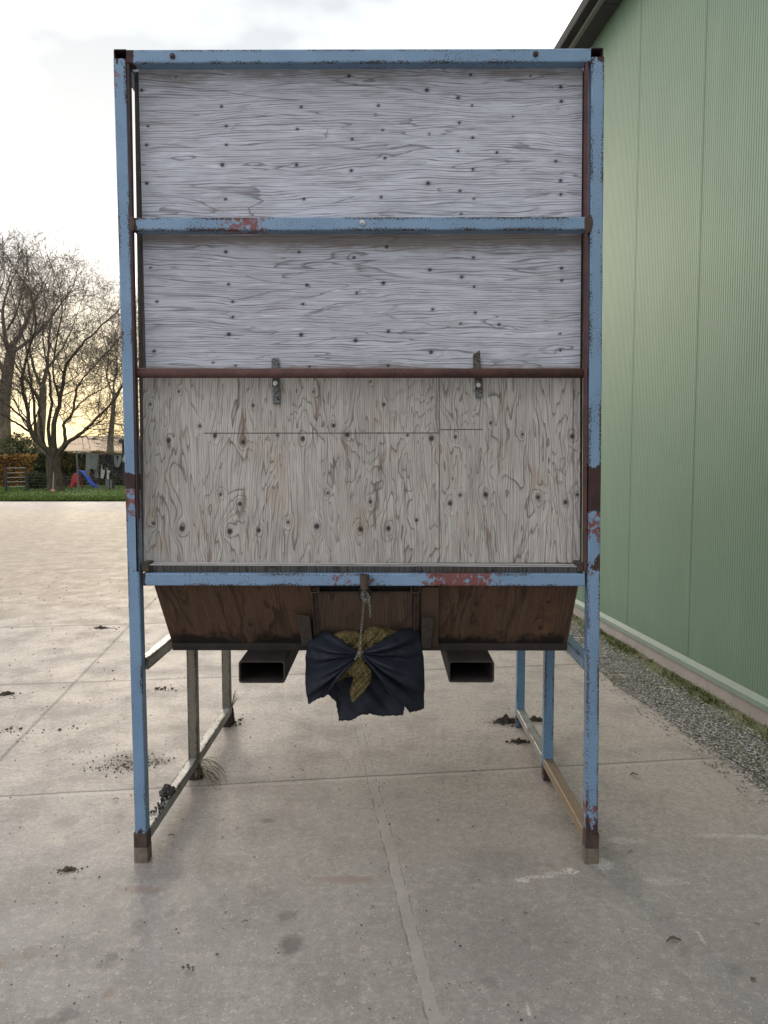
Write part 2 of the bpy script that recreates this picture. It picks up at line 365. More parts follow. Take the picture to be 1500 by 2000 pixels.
    for px, py, rx, ry, k in ((570, 1844, 19, 13, .72), (561, 1788, 14, 8, .5), (218, 1870, 10, 6, .5), (200, 1886, 14, 5, .45), (130, 1982, 17, 9, .6), (95, 1998, 22, 6, .5),
            (128, 1606, 20, 8, .4), (523, 1603, 10, 4, .55), (332, 1783, 9, 7, .35), (436, 1760, 8, 8, .25), (274, 1804, 12, 6, .3), (60, 1860, 14, 9, .22), (925, 1710, 12, 8, .2),
            (1432, 1893, 14, 7, .35), (955, 1918, 12, 9, .25), (372, 1900, 9, 5, .4), (1095, 1605, 40, 14, .18), (980, 1680, 70, 22, .22), (560, 1540, 60, 20, .22), (1170, 1700, 60, 40, .22), (1020, 1850, 110, 60, .18), (300, 1700, 45, 18, .2)):
        stain(px, py, rx, ry, dk, k)
    for px, py, rx, ry, k in ((272, 1738, 42, 6, .5), (682, 1718, 48, 6, .5), (0, 1882, 12, 6, .5), (55, 1862, 16, 9, .25), (212, 1942, 9, 7, .5)):
        stain(px, py, rx, ry, (.19, .125, .098), k, .9, 1.2)
    for px, py, rx, ry, k in ((110, 1636, 15, 8, .7), (115, 1645, 10, 5, .7), (258, 1841, 10, 7, .6), (715, 1855, 9, 8, .5), (432, 1717, 16, 5, .45), (198, 1616, 20, 4, .4), (105, 1560, 30, 10, .2)):
        stain(px, py, rx, ry, (.50, .43, .35), k * .8, 1.0, 1.4, True)
    for px, py, rx, ry, k in ((1018, 1719, 12, 4, .85), (1050, 1713, 28, 2.5, .7), (1115, 1701, 13, 4.5, .9), (1085, 1706, 22, 3, .5), (1178, 1688, 16, 9, .55), (1225, 1642, 36, 5, .45), (1480, 1634, 30, 3, .5), (1400, 1632, 40, 3, .4),
            (1032, 1972, 4, 12, .6), (1285, 1940, 5, 8, .4), (1300, 1720, 36, 6, .3), (1370, 1832, 3, 9, .6)):
        stain(px, py, rx, ry, (.60, .57, .53), k * .9, .6, 1.9, True)
    rough = m.mix(m.step(mid, .3, .7), (.56,) * 3, (.72,) * 3)
    return m.done(col, rough, m.bump(m.add(h, m.mul(gr, .4)), .4, .003), 0, .4)
MAT['concrete'] = concrete()

def grid(mb, a, b, nx, ny, z, fz=None):
    vs = []; 
    for j in range(ny + 1):
        for i in range(nx + 1):
            x = a[0] + (b[0] - a[0]) * i / nx; y = a[1] + (b[1] - a[1]) * j / ny
            vs.append((x, y, z + (fz(x, y) if fz else 0)))
    mb.add(vs, [(j * (nx + 1) + i, j * (nx + 1) + i + 1, (j + 1) * (nx + 1) + i + 1, (j + 1) * (nx + 1) + i) for j in range(ny) for i in range(nx)])

YE = G(120, 979).y                        # lawn edge
g = MB(); grid(g, (-900, -300), (900, 1500), 12, 12, -.06)
m = M('field_soil'); g.build('ground', m.done(m.mix(m.step(m.noise(m.obj(), .05, 4), .4, .6), (.10, .12, .04), (.14, .12, .06)), .95), kind='structure')
g = MB(); grid(g, (-60, -12), (SK / wnor.x + 6, YE), 8, 8, 0.0)
yard = g.build('concrete_yard', MAT['concrete'], kind='structure')

# gravel verge between slabs and shed
def wp(k, s, z=0.0):                      # k across (towards the shed), s along the wall
    p = wnor * k + wdir * s; return V((p.x, p.y, z))
m = M('grey_gravel'); o = m.obj(); vo = m.voro(o, 62); n = m.noise(o, 2.4, 4, .6)
ve = m.new('SeparateXYZ'); m.put(ve.inputs[0], vo[1])
gcol = m.mix(ve.outputs[0], (.10, .092, .08), (.33, .305, .27)); gcol = m.mix(m.mul(m.step(n, .5, .62), .5), gcol, (.10, .105, .055))
gcol = m.mix(m.step(vo[0], .45, .8), gcol, (.04, .038, .034))
x_ = m.xyz(o); kk_ = m.add(m.mul(x_[0], wnor.x), m.mul(x_[1], wnor.y))
gcol = m.mix(m.mul(m.step(m.add(kk_, m.mad(m.noise(o, 5, 4, .7), .5, -.25)), WK - .26, WK - .08), .85), gcol, m.mix(m.noise(o, 30, 3), (.05, .062, .018), (.13, .125, .05)))
MAT['gravel'] = m.done(gcol, .9, m.bump(m.mul(vo[0], -1), .8, .008))
rng = random.Random(4)
nprng = np.random.default_rng(5)
g = MB(); vs = []; nx_, ny_ = 14, 260
gz = {}
for j in range(ny_ + 1):
    for i in range(nx_ + 1):
        k = SK - .02 + (WK + .03 - SK) * i / nx_; s = -3 + 27 * j / ny_
        z = .006 + (.0 if i == 0 else rng.uniform(0, .014)) + .02 * max(0, (i - 9) / 5)
        kk = k + (math.sin(s * 2.3) * .03 + math.sin(s * 6.1) * .018 if i == 0 else 0)
        vs.append(wp(kk, s, z))
g.add(vs, [(j * (nx_ + 1) + i, j * (nx_ + 1) + i + 1, (j + 1) * (nx_ + 1) + i + 1, (j + 1) * (nx_ + 1) + i) for j in range(ny_) for i in range(nx_)])
g.build('gravel_verge', MAT['gravel'], kind='structure')
m = M('gravel_stone'); rv = m.attr('tone')
MAT['stone'] = m.done(m.mix(rv, (.085, .078, .068), (.46, .43, .385)), .85)
mb = MB()
for i in range(24000):
    s = 2.2 + 9.0 * rng.random() ** 1.7
    spread = rng.random()
    k = SK - .05 + (WK - SK) * .92 * spread if rng.random() < .93 else SK - rng.random() ** 2 * .16
    p = wp(k, s, .016 if k > SK else .003); r = rng.uniform(.003, .0085); a = rng.uniform(0, 6.28)
    pts = [p + V((math.cos(a + q * 1.571) * r * rng.uniform(.7, 1.3), math.sin(a + q * 1.571) * r * rng.uniform(.7, 1.3), r * .2)) for q in range(4)] + [p + V((0, 0, r * .9))]
    t = rng.random() ** 1.3
    mb.add(pts, [(0, 1, 4), (1, 2, 4), (2, 3, 4), (3, 0, 4)], tone=[t] * 5)
mb.build('gravel_stones', MAT['stone'], kind='stuff')
# moss and grass along the foot of the shed
m = M('moss_blades'); tn = m.attr('tone')
MAT['moss'] = m.done(m.ramp(tn, (0, (.05, .07, .014)), (.55, (.10, .118, .03)), (1, (.30, .26, .13))), .9)
mb = MB()
def blade(mb, p, h, w, lean, tone):
    a = rng.uniform(0, 6.28); q = V((math.cos(a) * w, math.sin(a) * w, 0)); b = rng.uniform(0, 6.28); t = V((math.cos(b) * lean, math.sin(b) * lean, h))
    mb.add([p - q, p + q, p + t * .6 + q * .6 , p + t], [(0, 1, 2), (0, 2, 3)], tone=[tone] * 4)
for i in range(15000):
    s = 2.2 + 13 * rng.random() ** 1.3
    off = abs(rng.gauss(0, .055)) if rng.random() < .68 else rng.random() * .6
    dens = .5 + .5 * math.sin(s * 3.1 + math.sin(s * 1.3) * 2) + .25 * math.sin(s * 9)
    if off > .16:
        if .5 + .5 * math.sin(s * 5.3 + off * 14) * math.sin(off * 17 + 1.3 * s) < .80: continue
    elif rng.random() > .08 + .75 * dens ** 2: continue
    k = WK - .01 - off
    blade(mb, wp(k, s, .022), rng.uniform(.008, .028) * (1.3 if off < .12 else .7), .006, .022, min(1, max(0, rng.gauss(.4, .2)) if rng.random() < .96 else 1))
mb.build('moss', MAT['moss'], kind='stuff')
m = M('dry_straw'); MAT['straw'] = m.done(m.mix(m.noise(m.obj(), 30), (.62, .52, .34), (.42, .34, .2)), .8)

# ------------------------------------------------------------------ green shed
base = wp(WK, 6)
shed = thing('metal_shed', base, 'long green ribbed metal shed with dark eaves and concrete plinth', 'shed')
ZT = hit(1155, 90, wp(WK, 0), wnor).z     # wall top
ZP = .125; ZF = .185
SA, SB = -4.0, 26.0
m = M('green_ribbed_cladding'); o = m.obj(); n = m.noise(o, 1.3, 3, .6); n2 = m.noise(m.scale(o, (2, 2, .35)), 3, 4, .6)
c = m.mix(m.step(n, .3, .7), (.130, .204, .140), (.118, .188, .128)); c = m.mix(m.mul(m.step(n2, .5, .75), .2), c, (.19, .25, .19))
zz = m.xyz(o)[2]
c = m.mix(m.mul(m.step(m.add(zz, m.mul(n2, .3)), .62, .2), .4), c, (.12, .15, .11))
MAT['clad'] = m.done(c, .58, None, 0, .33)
s1_ = 6.07 / wdir.y
jp = hit(1232, 897, wp(WK, 0), wnor).dot(wdir)   # a panel joint
mb = MB(); prof = []
s = SA; RIB = .025
q0 = jp - math.ceil((jp - SA)) 
pan = q0
while pan < SB:
    x = pan + .004
    while x < pan + .996:
        w = min(RIB, pan + .996 - x)
        prof += [(x, 0), (x + w * .5, 0), (x + w * .62, -.0017), (x + w * .88, -.0017)]
        x += RIB
    prof += [(pan + .996, 0), (pan + .9975, .014), (pan + 1.0025, .014), (pan + 1.004, 0)]
    pan += 1.0
vs = [wp(WK + d, s, z) for s, d in prof for z in (ZF, ZT)]
mb.add(vs, [(2 * i, 2 * i + 1, 2 * i + 3, 2 * i + 2) for i in range(len(prof) - 1)])
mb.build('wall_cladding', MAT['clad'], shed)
def wbox(mb, k0, k1, s0, s1, z0, z1):
    mb.hexa([wp(k0, s0, z0), wp(k1, s0, z0), wp(k1, s1, z0), wp(k0, s1, z0), wp(k0, s0, z1), wp(k1, s0, z1), wp(k1, s1, z1), wp(k0, s1, z1)])
mb = MB(); wbox(mb, WK, WK + .3, SA, SB, -.1, ZP)
m = M('plinth_concrete'); o = m.obj(); n = m.noise(o, 4, 5, .7); f = m.noise(o, 70, 3); zz = m.xyz(o)[2]
pc = m.mix(m.step(n, .35, .65), (.33, .285, .26), (.27, .24, .22)); pc = m.mix(m.mul(m.step(m.add(m.noise(o, 45, 3, .7), m.mul(zz, -1.6)), .42, .58), .6), pc, (.10, .10, .055))
pc = m.mix(m.mul(m.step(f, .55, .7), .3), pc, (.16, .15, .13))
mb.build('plinth', m.done(pc, .9, m.bump(f, .3, .003)), shed)
mb = MB()
mb.hexa([wp(WK - .022, SA, ZP + .005), wp(WK + .1, SA, ZP + .005), wp(WK + .1, SB, ZP + .005), wp(WK - .022, SB, ZP + .005),
         wp(WK - .022, SA, ZP + .038), wp(WK - .0035, SA, ZF + .012), wp(WK - .0035, SB, ZF + .012), wp(WK - .022, SB, ZP + .038)])
mb.build('base_flashing', simple('green_flashing', (.19, .235, .20), (.165, .21, .175), 6, .6, spec=.2), shed)
mb = MB(); wbox(mb, WK + .04, WK + .28, SA, SB, ZP + .01, ZT - .02); mb.build('inner_wall', simple('shed_inner_wall', (.2, .2, .2), (.25, .25, .25)), shed)
# eaves: soffit, fascia and gutter in lengths
OV = WK - hit(1112, 92, V((0, 0, ZT)), V((0, 0, 1))).dot(wnor)
m = M('dark_soffit'); o = m.obj(); MAT['soffit'] = m.done(m.mix(m.noise(o, 5, 3), (.045, .045, .047), (.035, .035, .037)), .6)
MAT['gutter'] = simple('grey_gutter', (.20, .195, .19), (.16, .158, .155), 5, .3)
jt = hit(1200, 8, V((0, 0, ZT)), V((0, 0, 1))).dot(wdir)
mb = MB()
s = jt - 4 * math.ceil((jt - SA) / 4)
while s < SB:
    wbox(mb, WK - OV + .045, WK + .02, s + .004, s + 3.996, ZT, ZT + .03)
    wbox(mb, WK - OV + .05, WK + .02, s + 3.996, s + 4.004, ZT + .006, ZT + .03); s += 4
mb.build('soffit', MAT['soffit'], shed)
mb = MB(); wbox(mb, WK - OV, WK - OV + .044, SA, SB, ZT - .012, ZT + .05); mb.build('fascia_trim', MAT['gutter'], shed, bevel=.006)
mb = MB(); wbox(mb, WK - OV - .075, WK - OV - .002, SA, SB, ZT + .01, ZT + .11); mb.build('gutter', simple('dark_gutter', (.055, .055, .058), (.04, .04, .043), 6, .8, spec=.1), shed, bevel=.012)
mb = MB()
mb.hexa([wp(WK - OV - .02, SA, ZT + .115), wp(WK + 9, SA, ZT + 2.3), wp(WK + 9, SB, ZT + 2.3), wp(WK - OV - .02, SB, ZT + .115),
         wp(WK - OV - .02, SA, ZT + .155), wp(WK + 9, SA, ZT + 2.34), wp(WK + 9, SB, ZT + 2.34), wp(WK - OV - .02, SB, ZT + .155)])
mb.build('roof', simple('dark_roof_sheet', (.12, .12, .125), (.09, .09, .095), 3), shed)
mb = MB(); wbox(mb, WK + .3, WK + 18, SB - .2, SB, 0, ZT); mb.build('end_wall', MAT['clad'], shed)

# ------------------------------------------------------------------ helpers for the hopper
def rtube(mb, A, B, wx, wy, ux, rust=(), primer=(), r=.005, step=.02, hollow=None, caps=True):
    """square steel tube from A to B; ux = direction of its width; wear runs along the edges"""
    A = V(A); B = V(B); t = B - A; L = t.length; t.normalize(); ux = V(ux); ux = (ux - t * ux.dot(t)).normalized(); uy = t.cross(ux)
    prof = []; wear = []
    for cx, cy, a0 in ((1, 1, 0), (-1, 1, 90), (-1, -1, 180), (1, -1, 270)):
        hx, hy = wx / 2 - r, wy / 2 - r
        e = .008
        def near(an): 
            return (cx * hx + r * math.cos(R(an)), cy * hy + r * math.sin(R(an)))
        px, py = near(a0); 
        off = {0: (0, -e), 90: (e, 0), 180: (0, e), 270: (-e, 0)}[a0]
        prof.append((px + off[0], py + off[1])); wear.append(0)
        for q in range(4): prof.append(near(a0 + 30 * q)); wear.append(1)
        px, py = near(a0 + 90); off = {0: (-e, 0), 90: (0, -e), 180: (e, 0), 270: (0, e)}[a0]
        prof.append((px + off[0], py + off[1])); wear.append(0)
    n = len(prof); m = max(2, int(L / step)); vs = []; W_ = []; RU = []; PR = []
    def lvl(ps, x):
        v = 0
        for p, hw, k in ps: v = max(v, k * max(0, 1 - max(0, abs(x - p) - hw * .6) / (hw * .8 + .01)))
        return v
    for i in range(m + 1):
        x = L * i / m; c = A + t * x; ru, pr = lvl(rust, x), lvl(primer, x)
        for (px, py), w in zip(prof, wear):
            vs.append(c + ux * px + uy * py); W_.append(w); RU.append(ru); PR.append(pr)
    fs = [(i * n + k, i * n + (k + 1) % n, (i + 1) * n + (k + 1) % n, (i + 1) * n + k) for i in range(m) for k in range(n)]
    if hollow is None and caps: fs += [tuple(range(n))[::-1], tuple(m * n + k for k in range(n))]
    if hollow:
        b = len(vs)
        for x in (0, hollow_depth(L), L - hollow_depth(L), L):
            c = A + t * x
            for (px, py), w in zip(prof, wear):
                vs.append(c + ux * px * (1 - 2 * hollow / wx) + uy * py * (1 - 2 * hollow / wy)); W_.append(0); RU.append(1); PR.append(0)
        for k in range(n):
            k2 = (k + 1) % n
            fs += [(k2, k, b + k, b + k2), (b + k2, b + k, b + n + k, b + n + k2)]
            fs += [(m * n + k, m * n + k2, b + 3 * n + k2, b + 3 * n + k), (b + 3 * n + k, b + 3 * n + k2, b + 2 * n + k2, b + 2 * n + k)]
        fs += [tuple(b + n + k for k in range(n))[::-1], tuple(b + 2 * n + k for k in range(n))]
    mb.add(vs, fs, wear=W_, rust=RU, primer=PR)
def hollow_depth(L): return min(.3, L * .45)

def board(mb, c00, c10, c11, c01, th, along='h', step=.004, knots=(), edge_fn=None, swirl=.8):
    """sheet with front corners bl, br, tr, tl (seen from the front); grain data per vertex"""
    c00, c10, c11, c01 = map(V, (c00, c10, c11, c01))
    w = ((c10 - c00).length + (c11 - c01).length) / 2; h = ((c01 - c00).length + (c11 - c10).length) / 2
    n = (c10 - c00).cross(c01 - c00).normalized()          # points to the front
    nx, ny = max(1, int(w / step)), max(1, int(h / step))
    uu, vv = np.meshgrid(np.linspace(0, 1, nx + 1), np.linspace(0, 1, ny + 1))
    uu = uu.ravel()[:, None]; vv = vv.ravel()[:, None]
    pts = (np.array(c00) * (1 - uu) * (1 - vv) + np.array(c10) * uu * (1 - vv) + np.array(c11) * uu * vv + np.array(c01) * (1 - uu) * vv)
    s = uu[:, 0] * w; t = vv[:, 0] * h
    a, c = (s, t) if along == 'h' else (t, s)
    gc = c.copy(); ring = np.zeros_like(c); kn = np.zeros_like(c)
    e1 = (c10 - c00).normalized(); e2 = (c01 - c00); e2 = (e2 - e1 * e2.dot(e1)).normalized()
    for p, r in knots:
        ks = (V(p) - c00).dot(e1); kt = (V(p) - c00).dot(e2)
        ka, kc = (ks, kt) if along == 'h' else (kt, ks)
        da, dc = a - ka, c - kc
        d = np.sqrt(da ** 2 + dc ** 2) + 1e-5
        gc += -np.sign(dc) * np.minimum(np.abs(dc), r * 1.6) * np.exp(-(da / (4.5 * r)) ** 2 - (dc / (4 * r)) ** 2) * swirl
        ring = np.maximum(ring, np.exp(-((da * .62) ** 2 + dc ** 2) / (2 * (1.5 * r) ** 2)))
        kn = np.maximum(kn, np.clip((r * 1.08 - np.sqrt((da * .9) ** 2 + dc ** 2)) / (r * .5), 0, 1))
    ed = edge_fn(uu[:, 0], vv[:, 0]) if edge_fn else np.zeros_like(c)
    b = len(mb.v)
    fs = [(j * (nx + 1) + i, j * (nx + 1) + i + 1, (j + 1) * (nx + 1) + i + 1, (j + 1) * (nx + 1) + i) for j in range(ny) for i in range(nx)]
    mb.add([tuple(p) for p in pts], fs, ga=a.tolist(), gc=gc.tolist(), ring=ring.tolist(), knot=kn.tolist(), edge=ed.tolist())
    f = [c00, c10, c11, c01]; bk = [q - n * th for q in f]
    # rim and back, with grain running on
    ww = [(0, 0), (w, 0), (w, h), (0, h)]
    ga = []; gcc = []
    for q in range(2):
        for (ss, tt) in ww:
            aa, cc = (ss, tt) if along == 'h' else (tt, ss); ga.append(aa + q * .3); gcc.append(cc + q * th * 3)
    mb.add(f + bk, [(0, 4, 5, 1), (1, 5, 6, 2), (2, 6, 7, 3), (3, 7, 4, 0), (7, 6, 5, 4)], ga=ga, gc=gcc, ring=[0] * 8, knot=[0] * 8, edge=[float(ed.mean())] * 8)

# ------------------------------------------------------------------ the storage bin
T = .048
root = P(715, 1686, D); root = V((root.x, D, 0))
bin_ = thing('hopper_bin', root, 'tall weathered plywood hopper bin on a chipped blue steel tube frame', 'hopper')
YM = G(374, 1525).y + .0; YR = G(440, 1421).y
FX = V((1, 0, 0))
def px_t(A, B, yA, yB, y): return (B - A).length * (y - yA) / (yB - yA)
Lt, Lb = P(237.5, 121, D + T / 2), P(280, 1686, D + T / 2)
Rt, Rb = P(1164.5, 118, D + T / 2), P(1152.5, 1687, D + T / 2)
Lb.z = Rb.z = 0.004
def post(A, B, mat, rust, primer, wx=T, wy=T, name='post'):
    mb = MB(); rtube(mb, A, B, wx, wy, FX, rust, primer); return mb.build(name, mat, bin_)
def tt(y, y0=121, y1=1686): return (Lt - Lb).length * (y - y0) / (y1 - y0)
pl = post(Lt, Lb, MAT['blue'], [(tt(118), .03, .7), (tt(915), .03, 1), (tt(1105), .05, .3), (tt(1640), .05, .6), (tt(437), .02, .3)], [(tt(150), .06, .6), (tt(955), .06, .9), (tt(1010), .04, .5)], .0455)
pr_ = post(Rt, Rb, MAT['blue_worn'], [(tt(118), .03, .6), (tt(930), .085, 1.1), (tt(437), .02, .5), (tt(1075), .035, .6), (tt(1600), .04, .6), (tt(1640), .05, .7)], [(tt(1000), .07, .9), (tt(1090), .05, .7), (tt(1595), .07, .8), (tt(150), .05, .5), (tt(450), .03, .6)], .0475)
for B_, p_, mt in ((Lb, pl, 'rust'), (Rb, pr_, 'rust')):
    mb = MB(); rtube(mb, V((B_.x - .0005, B_.y, .001)), V((B_.x + (0.0005 if B_ is Rb else -.0015), B_.y, .118)), .0535, .0535, FX, [(.05, .1, 1)]); mb.build('foot_sleeve', MAT[mt], p_)
    mb = MB(); rtube(mb, V((B_.x - .0005, B_.y, .0)), V((B_.x, B_.y, .062)), .0545, .0545, FX, [(0, .0, 0)]); mb.build('foot_base', MAT['foot'], p_)
# depth rails on top, their open ends to the front
for px, py, mt in ((235, 109.5, 'rust'), (1165.5, 106.5, 'rust')):
    A = P(px, py, D + .001); mb = MB(); rtube(mb, A, A + V((0, YR - D + T, 0)), T, T, FX, [(0, .05, .6)], [], hollow=.003)
    mb.build('top_side_rail', MAT['blue_back'], bin_)
# cross beams of the front
def beam(pxa, pya, pxb, pyb, rust, primer, mat='blue', name='cross_beam', yc=D + T / 2, h=T):
    A, B = P(pxa, pya, yc - T / 2), P(pxb, pyb, yc - T / 2); A.y = B.y = yc
    mb = MB(); rtube(mb, A, B, T, h, V((0, 1, 0)), rust, primer); return mb.build(name, MAT[mat], bin_), A, B
b1, A1, B1 = beam(247, 110, 1154, 107.5, [(0, .022, 1), (1.77, .025, .8)], [(1.0, .01, .5), (1.72, .05, .4)])
b2, A2, B2 = beam(259, 437.5, 1146, 436, [(0, .012, 1), (1.73, .03, .9)], [(.42, .09, 1.0), (.85, .05, .5), (1.2, .25, .3), (.6, .1, .4)], 'blue_worn')
b3, A3, B3 = beam(279, 1132, 1142, 1133, [(0, .012, 1), (1.7, .012, .8)], [(1.20, .15, 1.15), (.75, .05, .7), (.3, .1, .3)], 'blue_worn')
# weld gussets of rust at the middle beam's ends
for px, rx_, rz_ in ((257, .011, .030), (1150, .016, .036)):
    mb = MB(); c = P(px, 437, D - .003); 
    pts = []
    for q in range(12):
        a = 2 * math.pi * q / 12; pts.append(c + V((math.cos(a) * rx_ * (1 + .15 * math.sin(q * 2.7)), 0, math.sin(a) * rz_ * (1 + .1 * math.sin(q * 4.1)))))
    mb.add([p for p in pts] + [p + V((0, .02, 0)) for p in pts], [tuple(range(12))] + [(q, q + 12, (q + 1) % 12 + 12, (q + 1) % 12) for q in range(12)])
    mb.build('weld_plate', MAT['rust'], bin_, bevel=.002)
# bolts
def bolt(px, py, Y, parent, r=.006, mat='bolt'):
    c = P(px, py, Y); mb = MB(); mb.tube([c + V((0, .002, 0)), c + V((0, -.004, 0))], r * 1.7, 12); mb.tube([c + V((0, -.004, 0)), c + V((0, -.010, 0))], r, 6)
    mb.build('bolt', MAT[mat], parent)
bolt(337, 110, D, b1, .006, 'rust'); bolt(1046, 106, D, b1, .006, 'rust'); bolt(708, 435, D, b2)
# red flat bars beside the boards
for pt, pb in (((252, 128), (271, 1116)), ((1144.5, 126), (1141.5, 1116))):
    mb = MB(); a_ = P(*pt, D + .012); b_ = P(*pb, D + .012); hx, hy = .0045, .012
    mb.hexa([b_ + V((-hx, -hy, 0)), b_ + V((hx, -hy, 0)), b_ + V((hx, hy, 0)), b_ + V((-hx, hy, 0)), a_ + V((-hx, -hy, 0)), a_ + V((hx, -hy, 0)), a_ + V((hx, hy, 0)), a_ + V((-hx, hy, 0))])
    mb.build('flat_bar', MAT['red' if pt[0] > 700 else 'red_dark'], bin_, label='dark red primed flat bar')
# plywood
PY = D + .078
KU = [(346,151,3),(685,149,6),(923,146,5),(1040,149,3),(279,176,5),(837,176,7),(1099,170,6),(435,208,5),(591,209,5),(742,206,5),(898,191,6),(925,206,4),(1100,198,6),(291,246,4),(444,246,5),(583,252,5),(690,272,5),(750,254,4),(900,240,5),(1005,228,3),(288,283,5),(444,283,5),(926,269,5),(841,262,4),(436,322,7),(581,322,6),(688,333,6),(754,309,5),(897,295,5),(973,298,5),(1088,315,5),(926,331,5),(838,358,7),(288,358,6),(1097,353,6),(442,389,5),(595,389,5),(746,385,5),(900,373,5),(1097,380,5),(927,388,4),(902,418,4),(756,482,6),(442,492,6),(585,492,5),(692,503,5),(295,523,4),(925,503,5),(840,527,6),(1097,524,6),(447,555,5),(600,557,6),(749,553,7),(902,541,6),(455,589,5),(592,594,5),(697,572,5),(926,560,4),(307,589,5),(845,604,5),(455,619,5),(447,653,7),(588,654,7),(694,665,7),(758,647,6),(928,611,5),(974,634,5),(301,686,6),(841,688,7),(1093,684,5),(604,716,4),(899,632,4),(1097,548,5),(416,708,4),(460,714,4),(757,714,5),(1093,652,4)]
KL = [(325,860,9),(386,832,6),(416,851,8),(471,864,8),(588,857,8),(648,831,7),(675,849,9),(538,850,5),(840,856,9),(887,853,6),(793,850,5),(490,792,5),(747,790,6),(1115,852,8),(956,826,5),(428,966,6),(466,984,8),(354,1032,10),(447,1038,10),(503,1036,8),(560,1020,6),(616,1028,10),(701,1034,9),(755,1032,9),(810,1016,6),(637,963,5),(720,980,6),(875,983,8),(895,967,6),(945,966,9),(1047,971,8),(1100,981,8),(1123,966,6),(298,1022,6),(1018,848,5),(720,745,4),(344,765,4),(608,765,4),(288,790,5)]
PXM = (PY - D) / F
def kpts(K, Y, k=.82): return [(P(px, py, Y), r * k * Y / F * .75) for px, py, r in K]
mb = MB(); tops = (P(270, 128, PY), P(1138, 126, PY)); bots = (P(285.5, 726, PY), P(1133, 726, PY))
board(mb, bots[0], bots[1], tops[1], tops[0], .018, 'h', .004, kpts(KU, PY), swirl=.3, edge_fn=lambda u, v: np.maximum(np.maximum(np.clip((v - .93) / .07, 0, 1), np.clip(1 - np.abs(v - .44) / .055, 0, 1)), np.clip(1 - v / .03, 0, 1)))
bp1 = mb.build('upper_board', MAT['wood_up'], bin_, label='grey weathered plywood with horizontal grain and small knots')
mb = MB()
f0 = (P(281, 1099, PY), P(1133, 1099, PY)); f1 = (P(279, 734, PY), P(1133, 734, PY))
board(mb, f0[0], f0[1], f1[1], f1[0], .018, 'v', .004, kpts(KL, PY, .8))
flap = mb.build('flap_board', MAT['wood_flap'], bin_, label='grey weathered plywood flap with vertical grain and round knots')
# seams between the flap's sheets
mb = MB()
def seam(x0, y0, x1, y1, w=.0022):
    a, b = P(x0, y0, PY - .0012), P(x1, y1, PY - .0012); t = (b - a).normalized(); q = V((0, 1, 0)).cross(t) * w / 2; k = V((0, .001, 0))
    mb.hexa([a - q, a + q, a + q + k, a - q + k, b - q, b + q, b + q + k, b - q + k])
seam(858, 738, 858, 1098); seam(398, 846, 858, 845.5, .003); seam(860, 839, 944, 838.5, .003); seam(1120, 745, 1119, 1098, .0015)
mb.build('seam', MAT['seam'], flap)
# pipe the flap hangs from
mb = MB(); A = P(268, 729, D + .028); B = P(1146, 729, D + .028); mb.tube([A, B], .0178, 20)
pipe = mb.build('hinge_pipe', MAT['pipe'], bin_, smooth=True, label='rusted red-brown round pipe')
def strap(quad, Y, parent, th=.006):
    mb = MB(); q = [P(x, y, Y) for x, y in quad]; A, B = (q[0] + q[1]) / 2, (q[2] + q[3]) / 2
    n = V((0, th, 0)); mb.hexa([*(p for p in (q[0], q[1], q[1] + n, q[0] + n)), *(p for p in (q[3], q[2], q[2] + n, q[3] + n))])
    return mb.build('hinge_strap', MAT['strap'], parent, bevel=.0015)
h1 = strap([(533, 789), (547, 788), (546, 733), (531, 733)], PY - .012, flap); strap([(531, 728), (547, 728), (544, 699), (530, 700)], PY - .011, bp1)
h2 = strap([(929, 777), (943, 776), (942, 733), (927, 733)], PY - .012, flap); strap([(925, 728), (940, 728), (937, 684), (924, 692)], PY - .011, bp1)
for px, py in ((538, 749), (934, 752)): bolt(px, py, PY - .013, flap, .005)
# sill: bleached board edge on top of a dark sloping face above the lower beam
ya, yb = 1103, 1119
l0, l1 = P(285, 1102.5, D + .012), P(1139, 1106, D + .012)
mb = MB(); board(mb, l0, l1, l1 + V((0, .063, .001)), l0 + V((0, .063, .001)), .003, 'h', .008)
led = mb.build('sill_board', MAT['wood_ledge'], bin_, label='bleached board edge lying above the lower blue beam')
c0, c1 = P(286, 1120, D + .03), P(1138, 1122, D + .03)
mb = MB(); board(mb, c0, c1, l1 + V((0, .002, -.0035)), l0 + V((0, .002, -.0035)), .012, 'v', .008)
mb.build('sill_face', MAT['wood_dark'], bin_)
for px0, px1 in ((277, 291), (1127, 1140)):      # rotten corner blocks
    mb = MB(); a, b = P(px0, 1117, D + .008), P(px1, 1098, D + .008); mb.box((a.x, D + .006, a.z), (b.x, D + .07, b.z)); mb.build('corner_block', MAT['wood_dark2'], bin_, bevel=.004)
for (xa, ya), (xb, yb_), w_ in (((262, 140), (277, 1100), 10), ((1137, 140), (1131, 1100), 5)):       # dark battens behind the board edges
    mb = MB(); k = w_ / F * PY; a_ = P(xa, ya, PY + .021); b_ = P(xb, yb_, PY + .021); y0_, y1_ = PY + .0195, PY + .05
    mb.hexa([(b_.x, y0_, b_.z), (b_.x + k, y0_, b_.z), (b_.x + k, y1_, b_.z), (b_.x, y1_, b_.z), (a_.x, y0_, a_.z), (a_.x + k, y0_, a_.z), (a_.x + k, y1_, a_.z), (a_.x, y1_, a_.z)])
    mb.build('edge_batten', MAT['wood_dark2'], bin_, bevel=.002)
